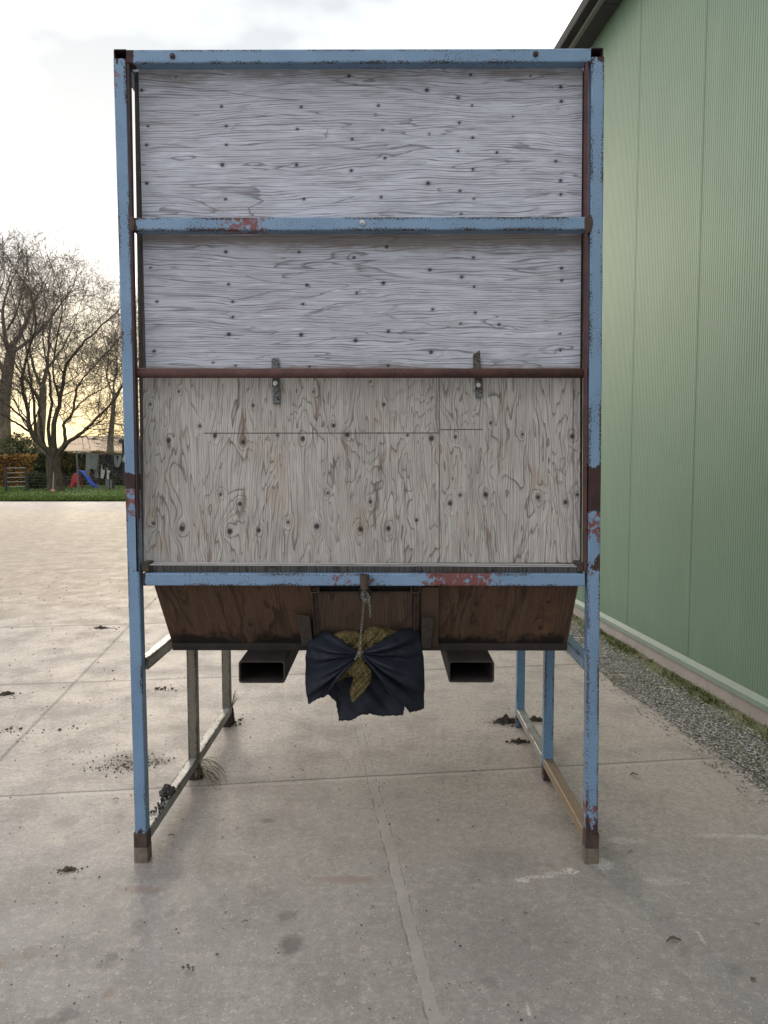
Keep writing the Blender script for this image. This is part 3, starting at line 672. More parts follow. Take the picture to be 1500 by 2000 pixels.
# bin sides, back
Zt = tops[0].z; Zh = P(300, 1140, D + .06).z
xl, xr = (tops[0].x + bots[0].x) / 2, (tops[1].x + bots[1].x) / 2
for a, b, sg in ((tops[0], f0[0], 1), (tops[1], f0[1], -1)):
    mb = MB(); A0 = V((b.x, PY + .019, Zh)); A1_ = V((a.x, PY + .019, a.z)); B0 = V((b.x, YR - .03, Zh)); B1_ = V((a.x, YR - .03, a.z))
    if sg > 0: board(mb, B0, A0, A1_, B1_, .018, 'h', .03)
    else: board(mb, A0, B0, B1_, A1_, .018, 'h', .03)
    mb.build('side_board', MAT['wood_dark'], bin_)
mb = MB(); board(mb, V((f0[0].x, YR - .05, Zh)), V((f0[1].x, YR - .05, Zh)), V((tops[1].x, YR - .05, Zt)), V((tops[0].x, YR - .05, Zt)), .018, 'h', .03)
mb.build('back_board', MAT['wood_dark'], bin_)
# hopper: front slope, sides, back slope, floor
YB = D + .25
t0, t1 = P(299, 1136, D + .062), P(1131, 1136, D + .062); q0, q1 = P(339, 1264, YB), P(1106, 1264, YB)
hn = (t1 - t0).cross(q0 - t0).normalized()
if hn.y > 0: hn = -hn
def SL(px, py, off=0.0): return hit(px, py, t0 + hn * off, hn)
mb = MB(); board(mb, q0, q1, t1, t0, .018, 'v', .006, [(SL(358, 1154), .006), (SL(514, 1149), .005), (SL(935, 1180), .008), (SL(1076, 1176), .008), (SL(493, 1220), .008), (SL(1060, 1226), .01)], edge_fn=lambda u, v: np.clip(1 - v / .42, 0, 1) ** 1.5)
mb.build('hopper_front', MAT['wood_hop'], bin_, label='brown damp plywood sloping inwards under the bin')
YBB = YR - .28
bt0, bt1 = V((t0.x, YR - .06, t0.z)), V((t1.x, YR - .06, t1.z)); bq0, bq1 = V((q0.x, YBB, q0.z)), V((q1.x, YBB, q1.z))
for nm, c4 in (('hopper_side', (bq0, q0, t0, bt0)), ('hopper_side', (q1, bq1, bt1, t1)), ('hopper_back', (bq1, bq0, bt0, bt1))):
    mb = MB(); board(mb, *c4, .016, 'v', .03); mb.build(nm, MAT['wood_hop'], bin_)
mb = MB(); mb.box((q0.x, YB, q0.z - .004), (q1.x, YBB, q0.z + .014)); mb.build('hopper_floor', MAT['wood_gate'], bin_)
mb = MB(); a, b = P(337, 1270, YB - .016), P(1108, 1256, YB - .016); mb.box((a.x, YB - .018, a.z), (b.x, YB + .03, b.z)); mb.box((a.x, YB - .022, a.z + .012), (b.x, YB - .0185, b.z - .002))
mb.build('bottom_rail', MAT['black_steel'], bin_, bevel=.002)
mb = MB(); mb.box((a.x, YBB - .02, a.z), (b.x, YBB + .03, b.z)); mb.build('bottom_rail', MAT['black_steel'], bin_)
# outlet gate
def slab(mb, quad, o0, o1):
    mb.hexa([*[SL(x, y, o0) for x, y in (quad[0], quad[1])], *[SL(x, y, o1) for x, y in (quad[1], quad[0])], *[SL(x, y, o0) for x, y in (quad[3], quad[2])], *[SL(x, y, o1) for x, y in (quad[2], quad[3])]])
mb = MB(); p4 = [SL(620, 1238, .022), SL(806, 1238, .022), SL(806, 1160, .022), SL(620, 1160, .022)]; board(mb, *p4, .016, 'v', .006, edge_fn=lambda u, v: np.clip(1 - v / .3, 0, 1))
gate = mb.build('outlet_gate', MAT['wood_gate'], bin_, label='brown sliding board closing the outlet')
mb = MB(); slab(mb, [(612, 1160), (812, 1160), (812, 1155.5), (612, 1155.5)], .006, .024); mb.build('gate_top_edge', MAT['rust'], gate)
mb = MB(); slab(mb, [(612, 1156), (812, 1156), (812, 1143), (612, 1143)], .001, .004); mb.build('slot_shade', simple('black_gap_shade', (.008, .007, .007), (.012, .01, .01)), bin_)  # flat black sheet painting the shade in the gap above the gate
for x0, x1, mt in ((606, 618, 0), (808, 819, 1)):
    mb = MB(); y0 = 1242
    dx = 6 if mt == 0 else -1
    slab(mb, [(x0 + dx, y0), (x1 + dx, y0), (x1, 1146), (x0, 1146)], .002, .03)
    slab(mb, [(x0 + dx + 1, y0), (x0 + dx + 4, y0), (x0 + 4, 1146), (x0 + 1, 1146)], .0305, .042)
    mb.build('gate_guide', MAT['rust'], bin_, bevel=.002)
    mb = MB(); c = SL((x0 + x1) / 2 + (2 if mt == 0 else -2), 1150, .045); rtube(mb, c + V((0, -.006, 0)), c + V((0, .05, 0)), .036, .03, FX, [(0, .1, 1)], hollow=.003); mb.build('guide_bracket', MAT['rust'], bin_)
mb = MB(); slab(mb, [(823, 1262), (856, 1262), (858, 1147), (822, 1147)], .001, .014); mb.build('backing_board', MAT['wood_gate'], bin_, bevel=.002)
def wedge(a, b, c, d, off):
    mb = MB(); slab(mb, [a, b, c, d], .004, off); 
    return mb.build('wedge_block', MAT['wood_dark2'], bin_, bevel=.003)
wedge((590, 1262), (612, 1262), (605, 1203), (580, 1200), .055); wedge((822, 1268), (842, 1266), (848, 1206), (824, 1206), .05)
# catch that holds the chain
mb = MB(); c = P(712, 1136, D - .018); mb.tube([c + V((0, 0, .026)), c + V((0, 0, -.028))], [.018, .0155], 14); mb.tube([c + V((.0, -.0, .0261)), c + V((0, 0, .0265))], .014, 12)
mb.box((c.x - .011, c.y + .012, c.z - .02), (c.x + .011, c.y + .02, c.z + .02))
mb.tube([c + V((.012, -.004, -.006)), c + V((.034, -.006, .012))], [.007, .005], 8)
catch = mb.build('chain_catch', MAT['rust'], bin_, smooth=False)
mb = MB(); c2 = c + V((0, 0, .0268)); mb.tube([c2, c2 + V((0, 0, .0006))], .012, 12); mb.build('mouth_shade', simple('black_hole_shade', (.008, .007, .007), (.01, .009, .009)), catch)  # black disc painting the shade inside the pipe mouth
mb = MB(); slab(mb, [(702, 1172), (723, 1172), (724, 1149), (701, 1149)], .026, .031); mb.build('catch_plate', MAT['black_steel'], gate)
# fork pockets
zp = P(500, 1270, YB - .016).z
for x0, x1, yt, yb_, in ((466.5, 556.5, 1291, 1334), (876, 965.5, 1291, 1333)):
    Yf = D + .09
    for _ in range(4): pass
    Yf = H and ((zp - H) / (P(500, yt, 1.0).z - H))            # where the top edge falls on the pocket's height
    a, b = P(x0, yb_, Yf), P(x1, yt, Yf); w, h = b.x - a.x, b.z - a.z; c = (a + b) / 2
    mb = MB(); rtube(mb, c, c + V((0, YR - Yf - .05, 0)), w, h, FX, [(0, 3, .9)], r=.011, step=.1, hollow=.006)
    fp = mb.build('fork_pocket', MAT['black_steel'], bin_, smooth=False)
# middle and rear legs, rails
def leg(px, Y, ztop, mat, zb=.003, w=T):
    c = P(px, 1300, Y); mb = MB(); A = V((c.x, Y + T / 2, ztop)); B = V((c.x, Y + T / 2, zb)); Lh = ztop - zb
    rtube(mb, A, B, w, T, FX, [(Lh - .03, .05, .8)], [], step=.03); return mb.build('leg', MAT[mat], bin_), c.x
zr = P(287, 1284, D + T).z                      # top of the side rails
ztop = Zt + .02
lm, xlm = leg(373.5, YM, zr - .001, 'dirty', w=.047); rm, xrm = leg(1074, YM, zr - .001, 'blue_back', w=.047)
lr, xlr = leg(440.5, YR, ztop, 'dirty'); rr, xrr = leg(1018, YR, ztop, 'blue_back')
zg0, zg1 = .068, .114
def rail(xa, ya, xb, yb2, z, mat, h=T, name='side_rail', w=T, rust=()):
    mb = MB(); rtube(mb, V((xa, ya, z)), V((xb, yb2, z)), w, h, FX, rust, step=.05); return mb.build(name, MAT[mat], bin_)
zc = (zg0 + zg1) / 2
xL0, xR0 = Lb.x - .001, Rb.x - .001
rail(xL0, D + T + .0005, xlm, YM - .0005, zc, 'bare', .046, 'ground_rail', .046); rail(xlm, YM + T + .0005, xlr, YR - .0005, zc, 'bare', .046, 'ground_rail', .046)
rail(xR0, D + T + .0005, xrm, YM - .0005, zc, 'brown', .046, 'ground_rail', .046); rail(xrm, YM + T + .0005, xrr, YR - .0005, zc, 'bare', .046, 'ground_rail', .046)
zs = zr - T / 2 - .0
xs0 = P(276, 1290, D + T / 2).x; xs1 = P(1154, 1290, D + T / 2).x
rail(xs0, D + T + .0005, xlr + .0, YR - .0005, zr + .0 - T / 2 + T * 0, 'bare', T, 'side_rail', .044); rail(xs1, D + T + .0005, xrr, YR - .0005, zr - T / 2, 'blue_back', T, 'side_rail', .044)
mb = MB(); rtube(mb, V((xlr, YR + T / 2, ztop - .03)) + V((T / 2, 0, 0)), V((xrr - T / 2, YR + T / 2, ztop - .03)), T, T, V((0, 1, 0)), step=.1); mb.build('cross_beam', MAT['blue_back'], bin_)

# ------------------------------------------------------------------ outlet sleeve, net, chain
def smooth_noise(x, y, seed=0):
    return (math.sin(x * 1.7 + seed) * math.cos(y * 2.3 - seed * 1.3) + .5 * math.sin(x * 4.1 - y * 3.3 + seed * 2.1)) / 1.5
m = M('navy_tarpaulin'); o = m.obj(); n = m.noise(o, 9, 4, .6); f = m.noise(o, 900, 2)
col = m.mix(m.step(n, .35, .7), (.012, .014, .022), (.020, .023, .035)); col = m.mix(m.mul(m.step(m.noise(o, 26, 5, .75), .62, .8), .35), col, (.05, .047, .045))
MAT['cloth'] = m.done(col, .62, m.bump(m.add(f, m.noise(o, 60, 3)), .2, .002), 0, .22)
KN = P(704, 1276, D + .085)
def polyl(pts, n):
    """resample a pixel polyline to n points"""
    L = [0]
    for a, b in zip(pts, pts[1:]): L.append(L[-1] + math.hypot(b[0] - a[0], b[1] - a[1]))
    out = []
    for i in range(n):
        t = L[-1] * i / (n - 1); k = 0
        while k < len(L) - 2 and L[k + 1] < t: k += 1
        u = (t - L[k]) / max(1e-9, L[k + 1] - L[k]); a, b = pts[k], pts[k + 1]
        out.append((a[0] + (b[0] - a[0]) * u, a[1] + (b[1] - a[1]) * u))
    return out
def wing(mb, outer, bends, ydep, nfold, amp, seed, nj=120, ni=44):
    """cloth gathered at the knot: ribs fan out to the outer edge; bends = (px,py) control offset along the edge"""
    ed = polyl(outer, nj); b = len(mb.v); vs = []; rr = random.Random(seed)
    for j, (ex, ey) in enumerate(ed):
        t = j / (nj - 1); bx, by = bends(t); yo = ydep(t)
        jag = rr.uniform(-1.2, 1.2) if ey > 1330 else rr.uniform(-.3, .3)
        kx, ky = 704 + math.copysign(6, ex - 704) , 1276 + (t - .5) * 16
        for i in range(ni + 1):
            u = i / ni
            cx, cy = (kx + ex) / 2 + bx, (ky + ey) / 2 + by
            x = kx * (1 - u) ** 2 + 2 * cx * u * (1 - u) + ex * u * u
            y = ky * (1 - u) ** 2 + 2 * cy * u * (1 - u) + (ey + jag) * u * u
            fold = amp * (math.sin(t * nfold * math.pi + seed) + .55 * math.sin(t * nfold * 2.3 * math.pi + seed * 2 + u * 2)) * (math.sin(min(1, u * 1.5) * math.pi * .62) ** .8) * (1 - .55 * u)
            bul = -.055 * math.sin(u * math.pi * .9) * (1 - abs(t - .5))
            Y = KN.y * (1 - u) + yo * u + bul + fold + .004 * smooth_noise(x / 14, y / 14, seed)
            p = P(x, y, D + .12); d_ = Y - (D + .12)
            vs.append(V((p.x, Y, p.z)))
    fs = [(j * (ni + 1) + i, j * (ni + 1) + i + 1, (j + 1) * (ni + 1) + i + 1, (j + 1) * (ni + 1) + i) for j in range(nj - 1) for i in range(ni)]
    mb.add(vs, fs)
mb = MB()
left_o = [(628, 1233), (613, 1238), (599, 1262), (594, 1290), (595, 1335), (600, 1380), (614, 1370), (636, 1359), (638, 1345), (640, 1330), (650, 1316)]
right_o = [(800, 1228), (813, 1229), (821, 1242), (823, 1265), (828, 1292), (829, 1340), (828, 1388), (800, 1393), (799, 1378), (792, 1372), (776, 1367), (758, 1352), (748, 1330), (742, 1314)]
wing(mb, left_o, lambda t: (-10 * max(0, t - .55) / .45, -14 * max(0, t - .55) / .45 - 4 * (1 - t)), lambda t: D + .19 - .06 * t, 6.4, .026, 1.0)
wing(mb, right_o, lambda t: (12 * max(0, t - .5) / .5, -10 * max(0, t - .5) / .5 - 4 * (1 - t)), lambda t: D + .19 - .06 * t, 7.0, .027, 2.4)
# back of the sleeve with its torn hem
top = polyl([(612, 1262), (700, 1262), (815, 1262)], 90)
hem = polyl([(622, 1366), (640, 1362), (648, 1370), (655, 1376), (658, 1396), (661, 1413), (682, 1410), (704, 1398), (722, 1397), (745, 1403), (772, 1402), (788, 1400), (789, 1390), (791, 1374), (806, 1372)], 90)
b = len(mb.v); vs = []; rr = random.Random(8)
for (tx, ty), (hx, hy) in zip(top, hem):
    hy += rr.uniform(-1.3, 1.3); hx += rr.uniform(-.8, .8)
    for i in range(31):
        u = i / 30; x = tx + (hx - tx) * u; y = ty + (hy - ty) * u
        Y = D + .27 - .05 * u + .014 * math.sin(x / 17.0 + 1) * u + .01 * smooth_noise(x / 20, y / 20, 3)
        p = P(x, y, D + .20); vs.append(V((p.x, Y, p.z)))
mb.add(vs, [(j * 31 + i, (j + 1) * 31 + i, (j + 1) * 31 + i + 1, j * 31 + i + 1) for j in range(89) for i in range(30)])
# the gathered knot itself
cl = mb.build('outlet_sleeve', MAT['cloth'], None, 'torn dark navy tarpaulin sleeve gathered by a chain under the hopper outlet', 'tarpaulin', smooth=True, origin=(KN.x, D + .15, P(704, 1400, D + .2).z))
sm = cl.modifiers.new('thick', 'SOLIDIFY'); sm.thickness = .003
# netting
m = M('mustard_netting'); o = m.obj(); vo = m.voro(o, 205, 'DISTANCE_TO_EDGE'); n = m.noise(o, 18, 4, .6); f = m.noise(o, 300, 2)
col = m.mix(m.step(n, .35, .65), (.20, .155, .065), (.11, .085, .034)); col = m.mix(m.mul(m.step(n, .55, .72), .6), col, (.36, .31, .15))
col = m.mix(m.step(vo[0], .10, .22), col, (.022, .016, .008))
MAT['net'] = m.done(col, .9, m.bump(m.mul(vo[0], -1), .8, .004), 0, .2)
def lump(mb, outline, Y, th, seed, n=26):
    """padded cloth lump with the given outline, thickest in the middle"""
    ed = polyl(outline + outline[:1], 61)[:-1]; cx = sum(p[0] for p in ed) / 60; cy = sum(p[1] for p in ed) / 60
    for side in (-1, 1):
        b = len(mb.v); vs = []
        for i in range(n + 1):
            u = i / n
            for k, (ex, ey) in enumerate(ed):
                x, y = cx + (ex - cx) * u, cy + (ey - cy) * u
                h = th * math.sqrt(max(0, 1 - u ** 2.5)) * (1 + .35 * smooth_noise(x / 7, y / 9, seed)) + (.006 * smooth_noise(x / 3.2, y / 4.5, seed + 1) if u < .97 else 0)
                p = P(x, y, Y); vs.append(V((p.x, p.y + side * h, p.z)))
        mb.add(vs, [((i * 60 + k, i * 60 + (k + 1) % 60, (i + 1) * 60 + (k + 1) % 60, (i + 1) * 60 + k)[::(1 if side < 0 else -1)]) for i in range(n) for k in range(60)])
mb = MB()
lump(mb, [(640, 1246), (655, 1236), (676, 1231), (698, 1232), (706, 1240), (718, 1224), (736, 1220), (756, 1226), (784, 1236), (780, 1256), (750, 1270), (718, 1278), (690, 1276), (660, 1264)], D + .165, .04, 1, 34)
lump(mb, [(712, 1230), (730, 1222), (752, 1228), (768, 1236), (756, 1250), (734, 1258), (716, 1262), (708, 1250)], D + .142, .028, 4)
lump(mb, [(700, 1262), (709, 1264), (714, 1285), (712, 1296), (694, 1295), (695, 1280)], D + .10, .016, 2)
lump(mb, [(686, 1288), (702, 1286), (720, 1300), (727, 1313), (724, 1332), (711, 1352), (698, 1364), (688, 1373), (683, 1352), (689, 1326), (694, 1312), (684, 1306), (669, 1306), (676, 1294)], D + .10, .022, 6)
lump(mb, [(640, 1330), (650, 1318), (666, 1309), (684, 1306), (694, 1312), (690, 1321), (675, 1322), (660, 1332), (646, 1335)], D + .145, .02, 3)
mb.build('netting', MAT['net'], None, 'mustard yellow netting bunched inside and hanging out of the dark sleeve', 'netting', smooth=True, origin=P(705, 1373, D + .1))
# chain: short oval links along a path
def chain(mb, pts, link=.0115, wire=.0012):
    pts = [V(p) for p in pts]; L = [0]
    for a, b in zip(pts, pts[1:]): L.append(L[-1] + (b - a).length)
    n = max(1, int(L[-1] / link))
    def at(t):
        k = 0
        while k < len(L) - 2 and L[k + 1] < t: k += 1
        return pts[k].lerp(pts[k + 1], (t - L[k]) / max(1e-9, L[k + 1] - L[k]))
    for i in range(n):
        a, b = at(L[-1] * i / n), at(L[-1] * (i + 1) / n); t = (b - a).normalized(); c = (a + b) / 2
        s = t.cross(V((0, 1, 0))).normalized(); s = s if i % 2 else (s * .35 + t.cross(s) * .94).normalized()
        hl = link * .72; hw = .0036
        loop = []
        for q in range(10):
            an = 2 * math.pi * q / 10
            loop.append(c + t * math.copysign(abs(math.cos(an)) ** .7, math.cos(an)) * hl + s * math.sin(an) * hw)
        mb.tube(loop + [loop[0], loop[1]], wire, 5, cap=False)
mb = MB(); yc = D - .012
top_ = P(712, 1150, yc)
chain(mb, [top_, P(711, 1165, D + .0), P(710, 1185, D + .03), P(707, 1215, D + .055), P(704, 1245, D + .06), P(703, 1283, D + .062)])
for k, pts in enumerate(([(712, 1150), (708, 1160), (711, 1170), (718, 1166), (714, 1158)], [(712, 1152), (718, 1160), (721, 1170), (716, 1176), (710, 1168)], [(709, 1158), (713, 1172), (719, 1178), (722, 1166)],
        [(718, 1160), (721, 1172), (722.5, 1186), (723, 1204)], [(707, 1156), (706, 1166), (710, 1174), (716, 1172)])):
    chain(mb, [P(x, y, D - .004 - .004 * k + (y - 1150) * .0004) for x, y in pts])
chain(mb, [P(703, 1270, D + .055), P(698, 1280, D + .052), P(693, 1288, D + .055)])
chain(mb, [P(699, 1272, D + .06), P(703, 1277, D + .052), P(709, 1273, D + .06)])
mb.build('chain', MAT['chain'], None, 'thin galvanised chain knotted on a rusty catch and holding up the dark sleeve', 'chain', smooth=True, origin=P(703, 1285, D + .06))

# ------------------------------------------------------------------ dirt, clods, leaves
def soil(name, a, b):
    m = M(name); o = m.obj(); n = m.noise(o, 60, 4, .7); return m.done(m.mix(m.step(n, .35, .65), a, b), .95, m.bump(n, .8, .006), 0, .1)
MAT['soil'] = soil('dark_soil', (.11, .09, .07), (.05, .04, .032)); MAT['clod'] = soil('grey_clod', (.085, .075, .07), (.035, .03, .028))
def clod_mb(mb, c, rx, ry, rz, seed, n=9, m_=14):
    rr = random.Random(seed); ph = [rr.uniform(0, 6.28) for _ in range(6)]; b = len(mb.v); vs = []
    for i in range(n + 1):
        la = -math.pi / 2 + math.pi * i / n
        for k in range(m_):
            lo = 2 * math.pi * k / m_
            q = 1 + .16 * math.sin(3 * lo + ph[0]) * math.cos(2 * la + ph[1]) + .12 * math.sin(5 * lo + ph[2]) * math.cos(3 * la) + rr.uniform(-.12, .12)
            vs.append(V(c) + V((math.cos(lo) * math.cos(la) * rx * q, math.sin(lo) * math.cos(la) * ry * q, max(-.55 * rz, math.sin(la) * rz * q))))
    mb.add(vs, [(i * m_ + k, i * m_ + (k + 1) % m_, (i + 1) * m_ + (k + 1) % m_, (i + 1) * m_ + k) for i in range(n) for k in range(m_)])
rl_top = zg1 + .002
q = hit(331, 1546, V((0, 0, rl_top + .02)), V((0, 0, 1)))
xr_at = lambda y: xL0 + (xlm - xL0) * (y - D) / (YM - D)
mb = MB(); 
for k in range(5): clod_mb(mb, (xr_at(q.y) + .005 + rng.uniform(-.012, .012), q.y + rng.uniform(-.02, .02), rl_top + .014 + rng.uniform(0, .014)), .02, .022, .018, k)
for k in range(26):
    y = q.y - rng.uniform(.0, .16); clod_mb(mb, (xr_at(y) + rng.uniform(-.018, .02), y, rl_top + .003), *(rng.uniform(.003, .008) for _ in range(3)), 50 + k, 4, 6)
mb.build('soil_clod', MAT['clod'], None, 'grey crumbly clod of soil lying on the left ground rail', 'soil clod', origin=(xr_at(q.y), q.y, rl_top))
crumbs = MB()
def scatter(px, py, n, sx, sy, r0, r1):
    c = G(px, py)
    for k in range(n):
        r = r0 + (r1 - r0) * rng.random() ** 3
        clod_mb(crumbs, (c.x + rng.gauss(0, sx), c.y + rng.gauss(0, sy), r * .5), r * 1.2, r, r * .5, 900 + k, 4, 6)
def heap(px, py, rx, ry, h, label):
    c = G(px, py); mb = MB(); rr = random.Random(int(px)); n, k_ = 16, 30; vs = []
    for i in range(n + 1):
        u = i / n
        for k in range(k_):
            a = 2 * math.pi * k / k_; q = 1 + .22 * math.sin(2 * a + px) + .15 * math.sin(5 * a + py)
            z = h * (1 - u ** 1.3) * (1 + .3 * math.sin(9 * u * math.cos(a) + px) ) + (rr.uniform(-.16, .16) * h + rr.uniform(-.002, .002)) * (u < .97)
            vs.append(c + V((rx * u * q * math.cos(a) + rr.uniform(-.003, .003), ry * u * q * math.sin(a) + rr.uniform(-.003, .003), max(.001, z))))
    mb.add(vs, [(i * k_ + k, i * k_ + (k + 1) % k_, (i + 1) * k_ + (k + 1) % k_, (i + 1) * k_ + k)[::-1] for i in range(n) for k in range(k_)])
    scatter(px, py, 40, rx * 1.1, ry * 1.0, .002, .009)
    return mb.build('soil_heap', MAT['soil'], None, label, 'soil heap', origin=c)
heap(988, 1410, .06, .04, .035, 'dark crumbly soil heap left of the right rear leg')
heap(1046, 1407, .055, .025, .022, 'dark soil pile right of the right rear leg, beside the rail')
heap(1014, 1449, .035, .02, .018, 'small dark soil clump on concrete in front of the right rear leg')
heap(450, 1411, .032, .035, .12, 'dark soil lump stuck against the left rear leg')
heap(389, 1518, .024, .024, .06, 'dark soil lump under dry grass at the left middle leg')
heap(132, 1700, .022, .012, .008, 'small dark dirt lump on bare concrete left of the left front foot')
heap(12, 1356, .05, .03, .018, 'dark flat clod at the left edge by a slab joint')
heap(197, 1227, .06, .03, .02, 'dark clod on the slab joint beyond the left front post')
for q in ((262, 1490, 260, .10, .05, .001, .006), (230, 1500, 110, .07, .05, .001, .005), (305, 1488, 90, .06, .02, .001, .005), (320, 1346, 34, .05, .03, .003, .012),
          (371, 1888, 20, .012, .006, .001, .004), (22, 1424, 26, .05, .03, .002, .009), (130, 1424, 20, .05, .02, .002, .009), (45, 1430, 14, .05, .03, .002, .008)): scatter(*q)
crumbs.build('dirt_crumbs', MAT['soil'], kind='stuff')
# loose grains over the whole yard
mb = MB()
for i in range(2600):
    px, py = rng.uniform(-50, 1250), 1120 + 880 * rng.random() ** 1.2
    p = G(px, py)
    if p.dot(wnor) > SK - .05: continue
    dist = (p - CAM).length; r = rng.uniform(.0012, .0034) * (1 + .28 * max(0, dist - 3)) * (1.6 if rng.random() < .06 else 1)
    a = rng.uniform(0, 6.28)
    if rng.random() > (.9 if px < 300 and py < 1500 else .22): continue
    pts = [p + V((math.cos(a + q * 1.571) * r * rng.uniform(.6, 1.5), math.sin(a + q * 1.571) * r * rng.uniform(.6, 1.5), .001)) for q in range(4)] + [p + V((0, 0, r))]
    mb.add(pts, [(0, 1, 4), (1, 2, 4), (2, 3, 4), (3, 0, 4)])
mb.build('dirt_grains', MAT['soil'], kind='stuff')
# dead grass hanging from the left middle leg
mb = MB(); c = V((xlm + .03, YM - .012, .10))
for k in range(34):
    a = rng.uniform(-.9, .9); L_ = rng.uniform(.08, .22); d_ = V((abs(math.cos(a)) * rng.uniform(.2, .9), rng.uniform(-.5, .3), rng.uniform(.0, .5))).normalized()
    pts = [c + V((rng.uniform(-.01, .01), rng.uniform(-.01, .01), rng.uniform(-.06, .01)))]
    for q in range(6):
        d_ = (d_ + V((rng.uniform(-.1, .1), rng.uniform(-.1, .1), -.33))).normalized(); nx2 = pts[-1] + d_ * L_ / 6
        nx2.z = max(.003, nx2.z); pts.append(nx2)
    mb.tube(pts, [.0011] * 6 + [.0005], 3)
mb.build('dead_grass_tuft', simple('dead_grass', (.20, .17, .10), (.10, .085, .05), 40), None, 'thin dry grass tuft hanging off the left middle leg', 'dead grass', origin=(c.x, c.y, 0))
mb = MB(); c = V((xlr + .03, YR, .12))
for k in range(14):
    t_ = V((rng.uniform(.0, .05), rng.uniform(-.03, .03), rng.uniform(.05, .13))); mb.tube([c, c + t_ * .6 + V((0, 0, .01)), c + t_], [.0014, .001, .0005], 3)
mb.build('dead_grass_tuft', simple('dark_dead_grass', (.07, .06, .04), (.05, .04, .03), 40), None, 'few dark dry stalks on the soil at the left rear leg', 'dead grass', origin=(c.x, c.y, 0))
# curled dry leaves
m = M('dry_leaf'); MAT['leaf'] = m.done(m.mix(m.noise(m.obj(), 60, 3), (.055, .042, .032), (.13, .10, .07)), .8)
def leaf(px, py, L, ang, label, w=.35, group=None, mat='leaf'):
    c = G(px, py); mb = MB(); d_ = V((math.cos(ang), math.sin(ang), 0)); s_ = V((-d_.y, d_.x, 0)); vs = []; n = 9
    for i in range(n + 1):
        u = i / n; ww = L * w * math.sin(math.pi * (u * .94 + .03)) * rng.uniform(.75, 1.1)
        mid = c + d_ * L * (u - .5) + s_ * L * .12 * math.sin(u * 3) + V((0, 0, .004 + .15 * L * math.sin(u * 2.4 + .4) ** 2))
        vs += [mid - s_ * ww * .5 + V((0, 0, L * .14)), mid, mid + s_ * ww * .5 + V((0, 0, L * .12 * rng.uniform(.3, 1)))]
    mb.add(vs, [f for i in range(n) for f in ((i * 3, i * 3 + 1, i * 3 + 4, i * 3 + 3), (i * 3 + 1, i * 3 + 2, i * 3 + 5, i * 3 + 4))])
    o = mb.build('dry_leaf', MAT[mat], None, label, 'leaf', group, origin=c); q_ = o.modifiers.new('thick', 'SOLIDIFY'); q_.thickness = .0008
leaf(1316, 1842, .05, .1, 'long curled dry leaf on concrete at the lower right', .3)
leaf(1472, 1917, .02, .6, 'small pale brown crumpled leaf near the bottom right corner', .8)
leaf(1479, 1808, .016, -.6, 'thin dark leaf at the right edge above the pale one', .5)
leaf(1028, 1787, .012, .2, 'tiny dark leaf crumb on concrete below the right front post', .6)
leaf(425, 1868, .014, 1, 'tiny dark leaf scrap below the left front foot', .7)
leaf(925, 1509, .022, 0, 'small dark leaf on the slab joint under the bin', .6)
leaf(937, 1515, .014, .4, 'tiny leaf scrap just below the leaf on the slab joint', .6)
leaf(1238, 1516, .04, 0, 'flat brown leaf on concrete right of the right front post', .5)
leaf(857, 1604, .012, .8, 'tiny two-toned scrap on concrete under the right side of the bin', .8)
leaf(1232, 1666, .018, 0, 'dark flat leaf scrap right of the right front foot', .35)
leaf(334, 1635, .028, .2, 'dark leaf beside the left ground rail near the front foot', .4)
leaf(146, 1719, .012, .2, 'dark crumb-like leaf left of the left front foot', .6)
leaf(226, 1563, .024, .2, 'dark leaf left of the front post at the joint', .4)
leaf(478, 1803, .022, .6, 'thin twig-like leaf in the middle foreground', .14)
leaf(728, 1774, .014, -.5, 'tiny dark seed-like leaf beside the mortar band', .4)
mb = MB()
for px, py, a in ((1168, 1560, -1.0), (1185, 1625, 1.2)):
    c = G(px, py, .004); pts = [c + V((math.cos(a + k * .15) * (k - 3) * .012, math.sin(a + k * .15) * (k - 3) * .012, 0)) for k in range(7)]
    mb2 = MB(); mb2.tube(pts, .0013, 4); mb2.build('straw', MAT['straw'], None, 'pale bent straw beside the right front post, ' + ('upper one' if py < 1600 else 'lower one near its foot'), 'straw', origin=c)
for k, (s_, off) in enumerate(((6.1, .3), (5.0, .42), (4.65, .22))):
    mb2 = MB(); c = wp(WK - off, s_, .03); a = rng.uniform(1.1, 2.2); mb2.tube([c + V((math.cos(a + q * .2) * (q - 3) * .025, math.sin(a + q * .2) * (q - 3) * .025, .01 + .004 * math.sin(q))) for q in range(7)], .0025, 4)
    mb2.build('straw', MAT['straw'], None, ['pale straw stalk farthest along the gravel verge', 'pale straw stalk on gravel, middle of the verge', 'pale straw stalk near the shed on the gravel verge'][k], 'straw', origin=c)

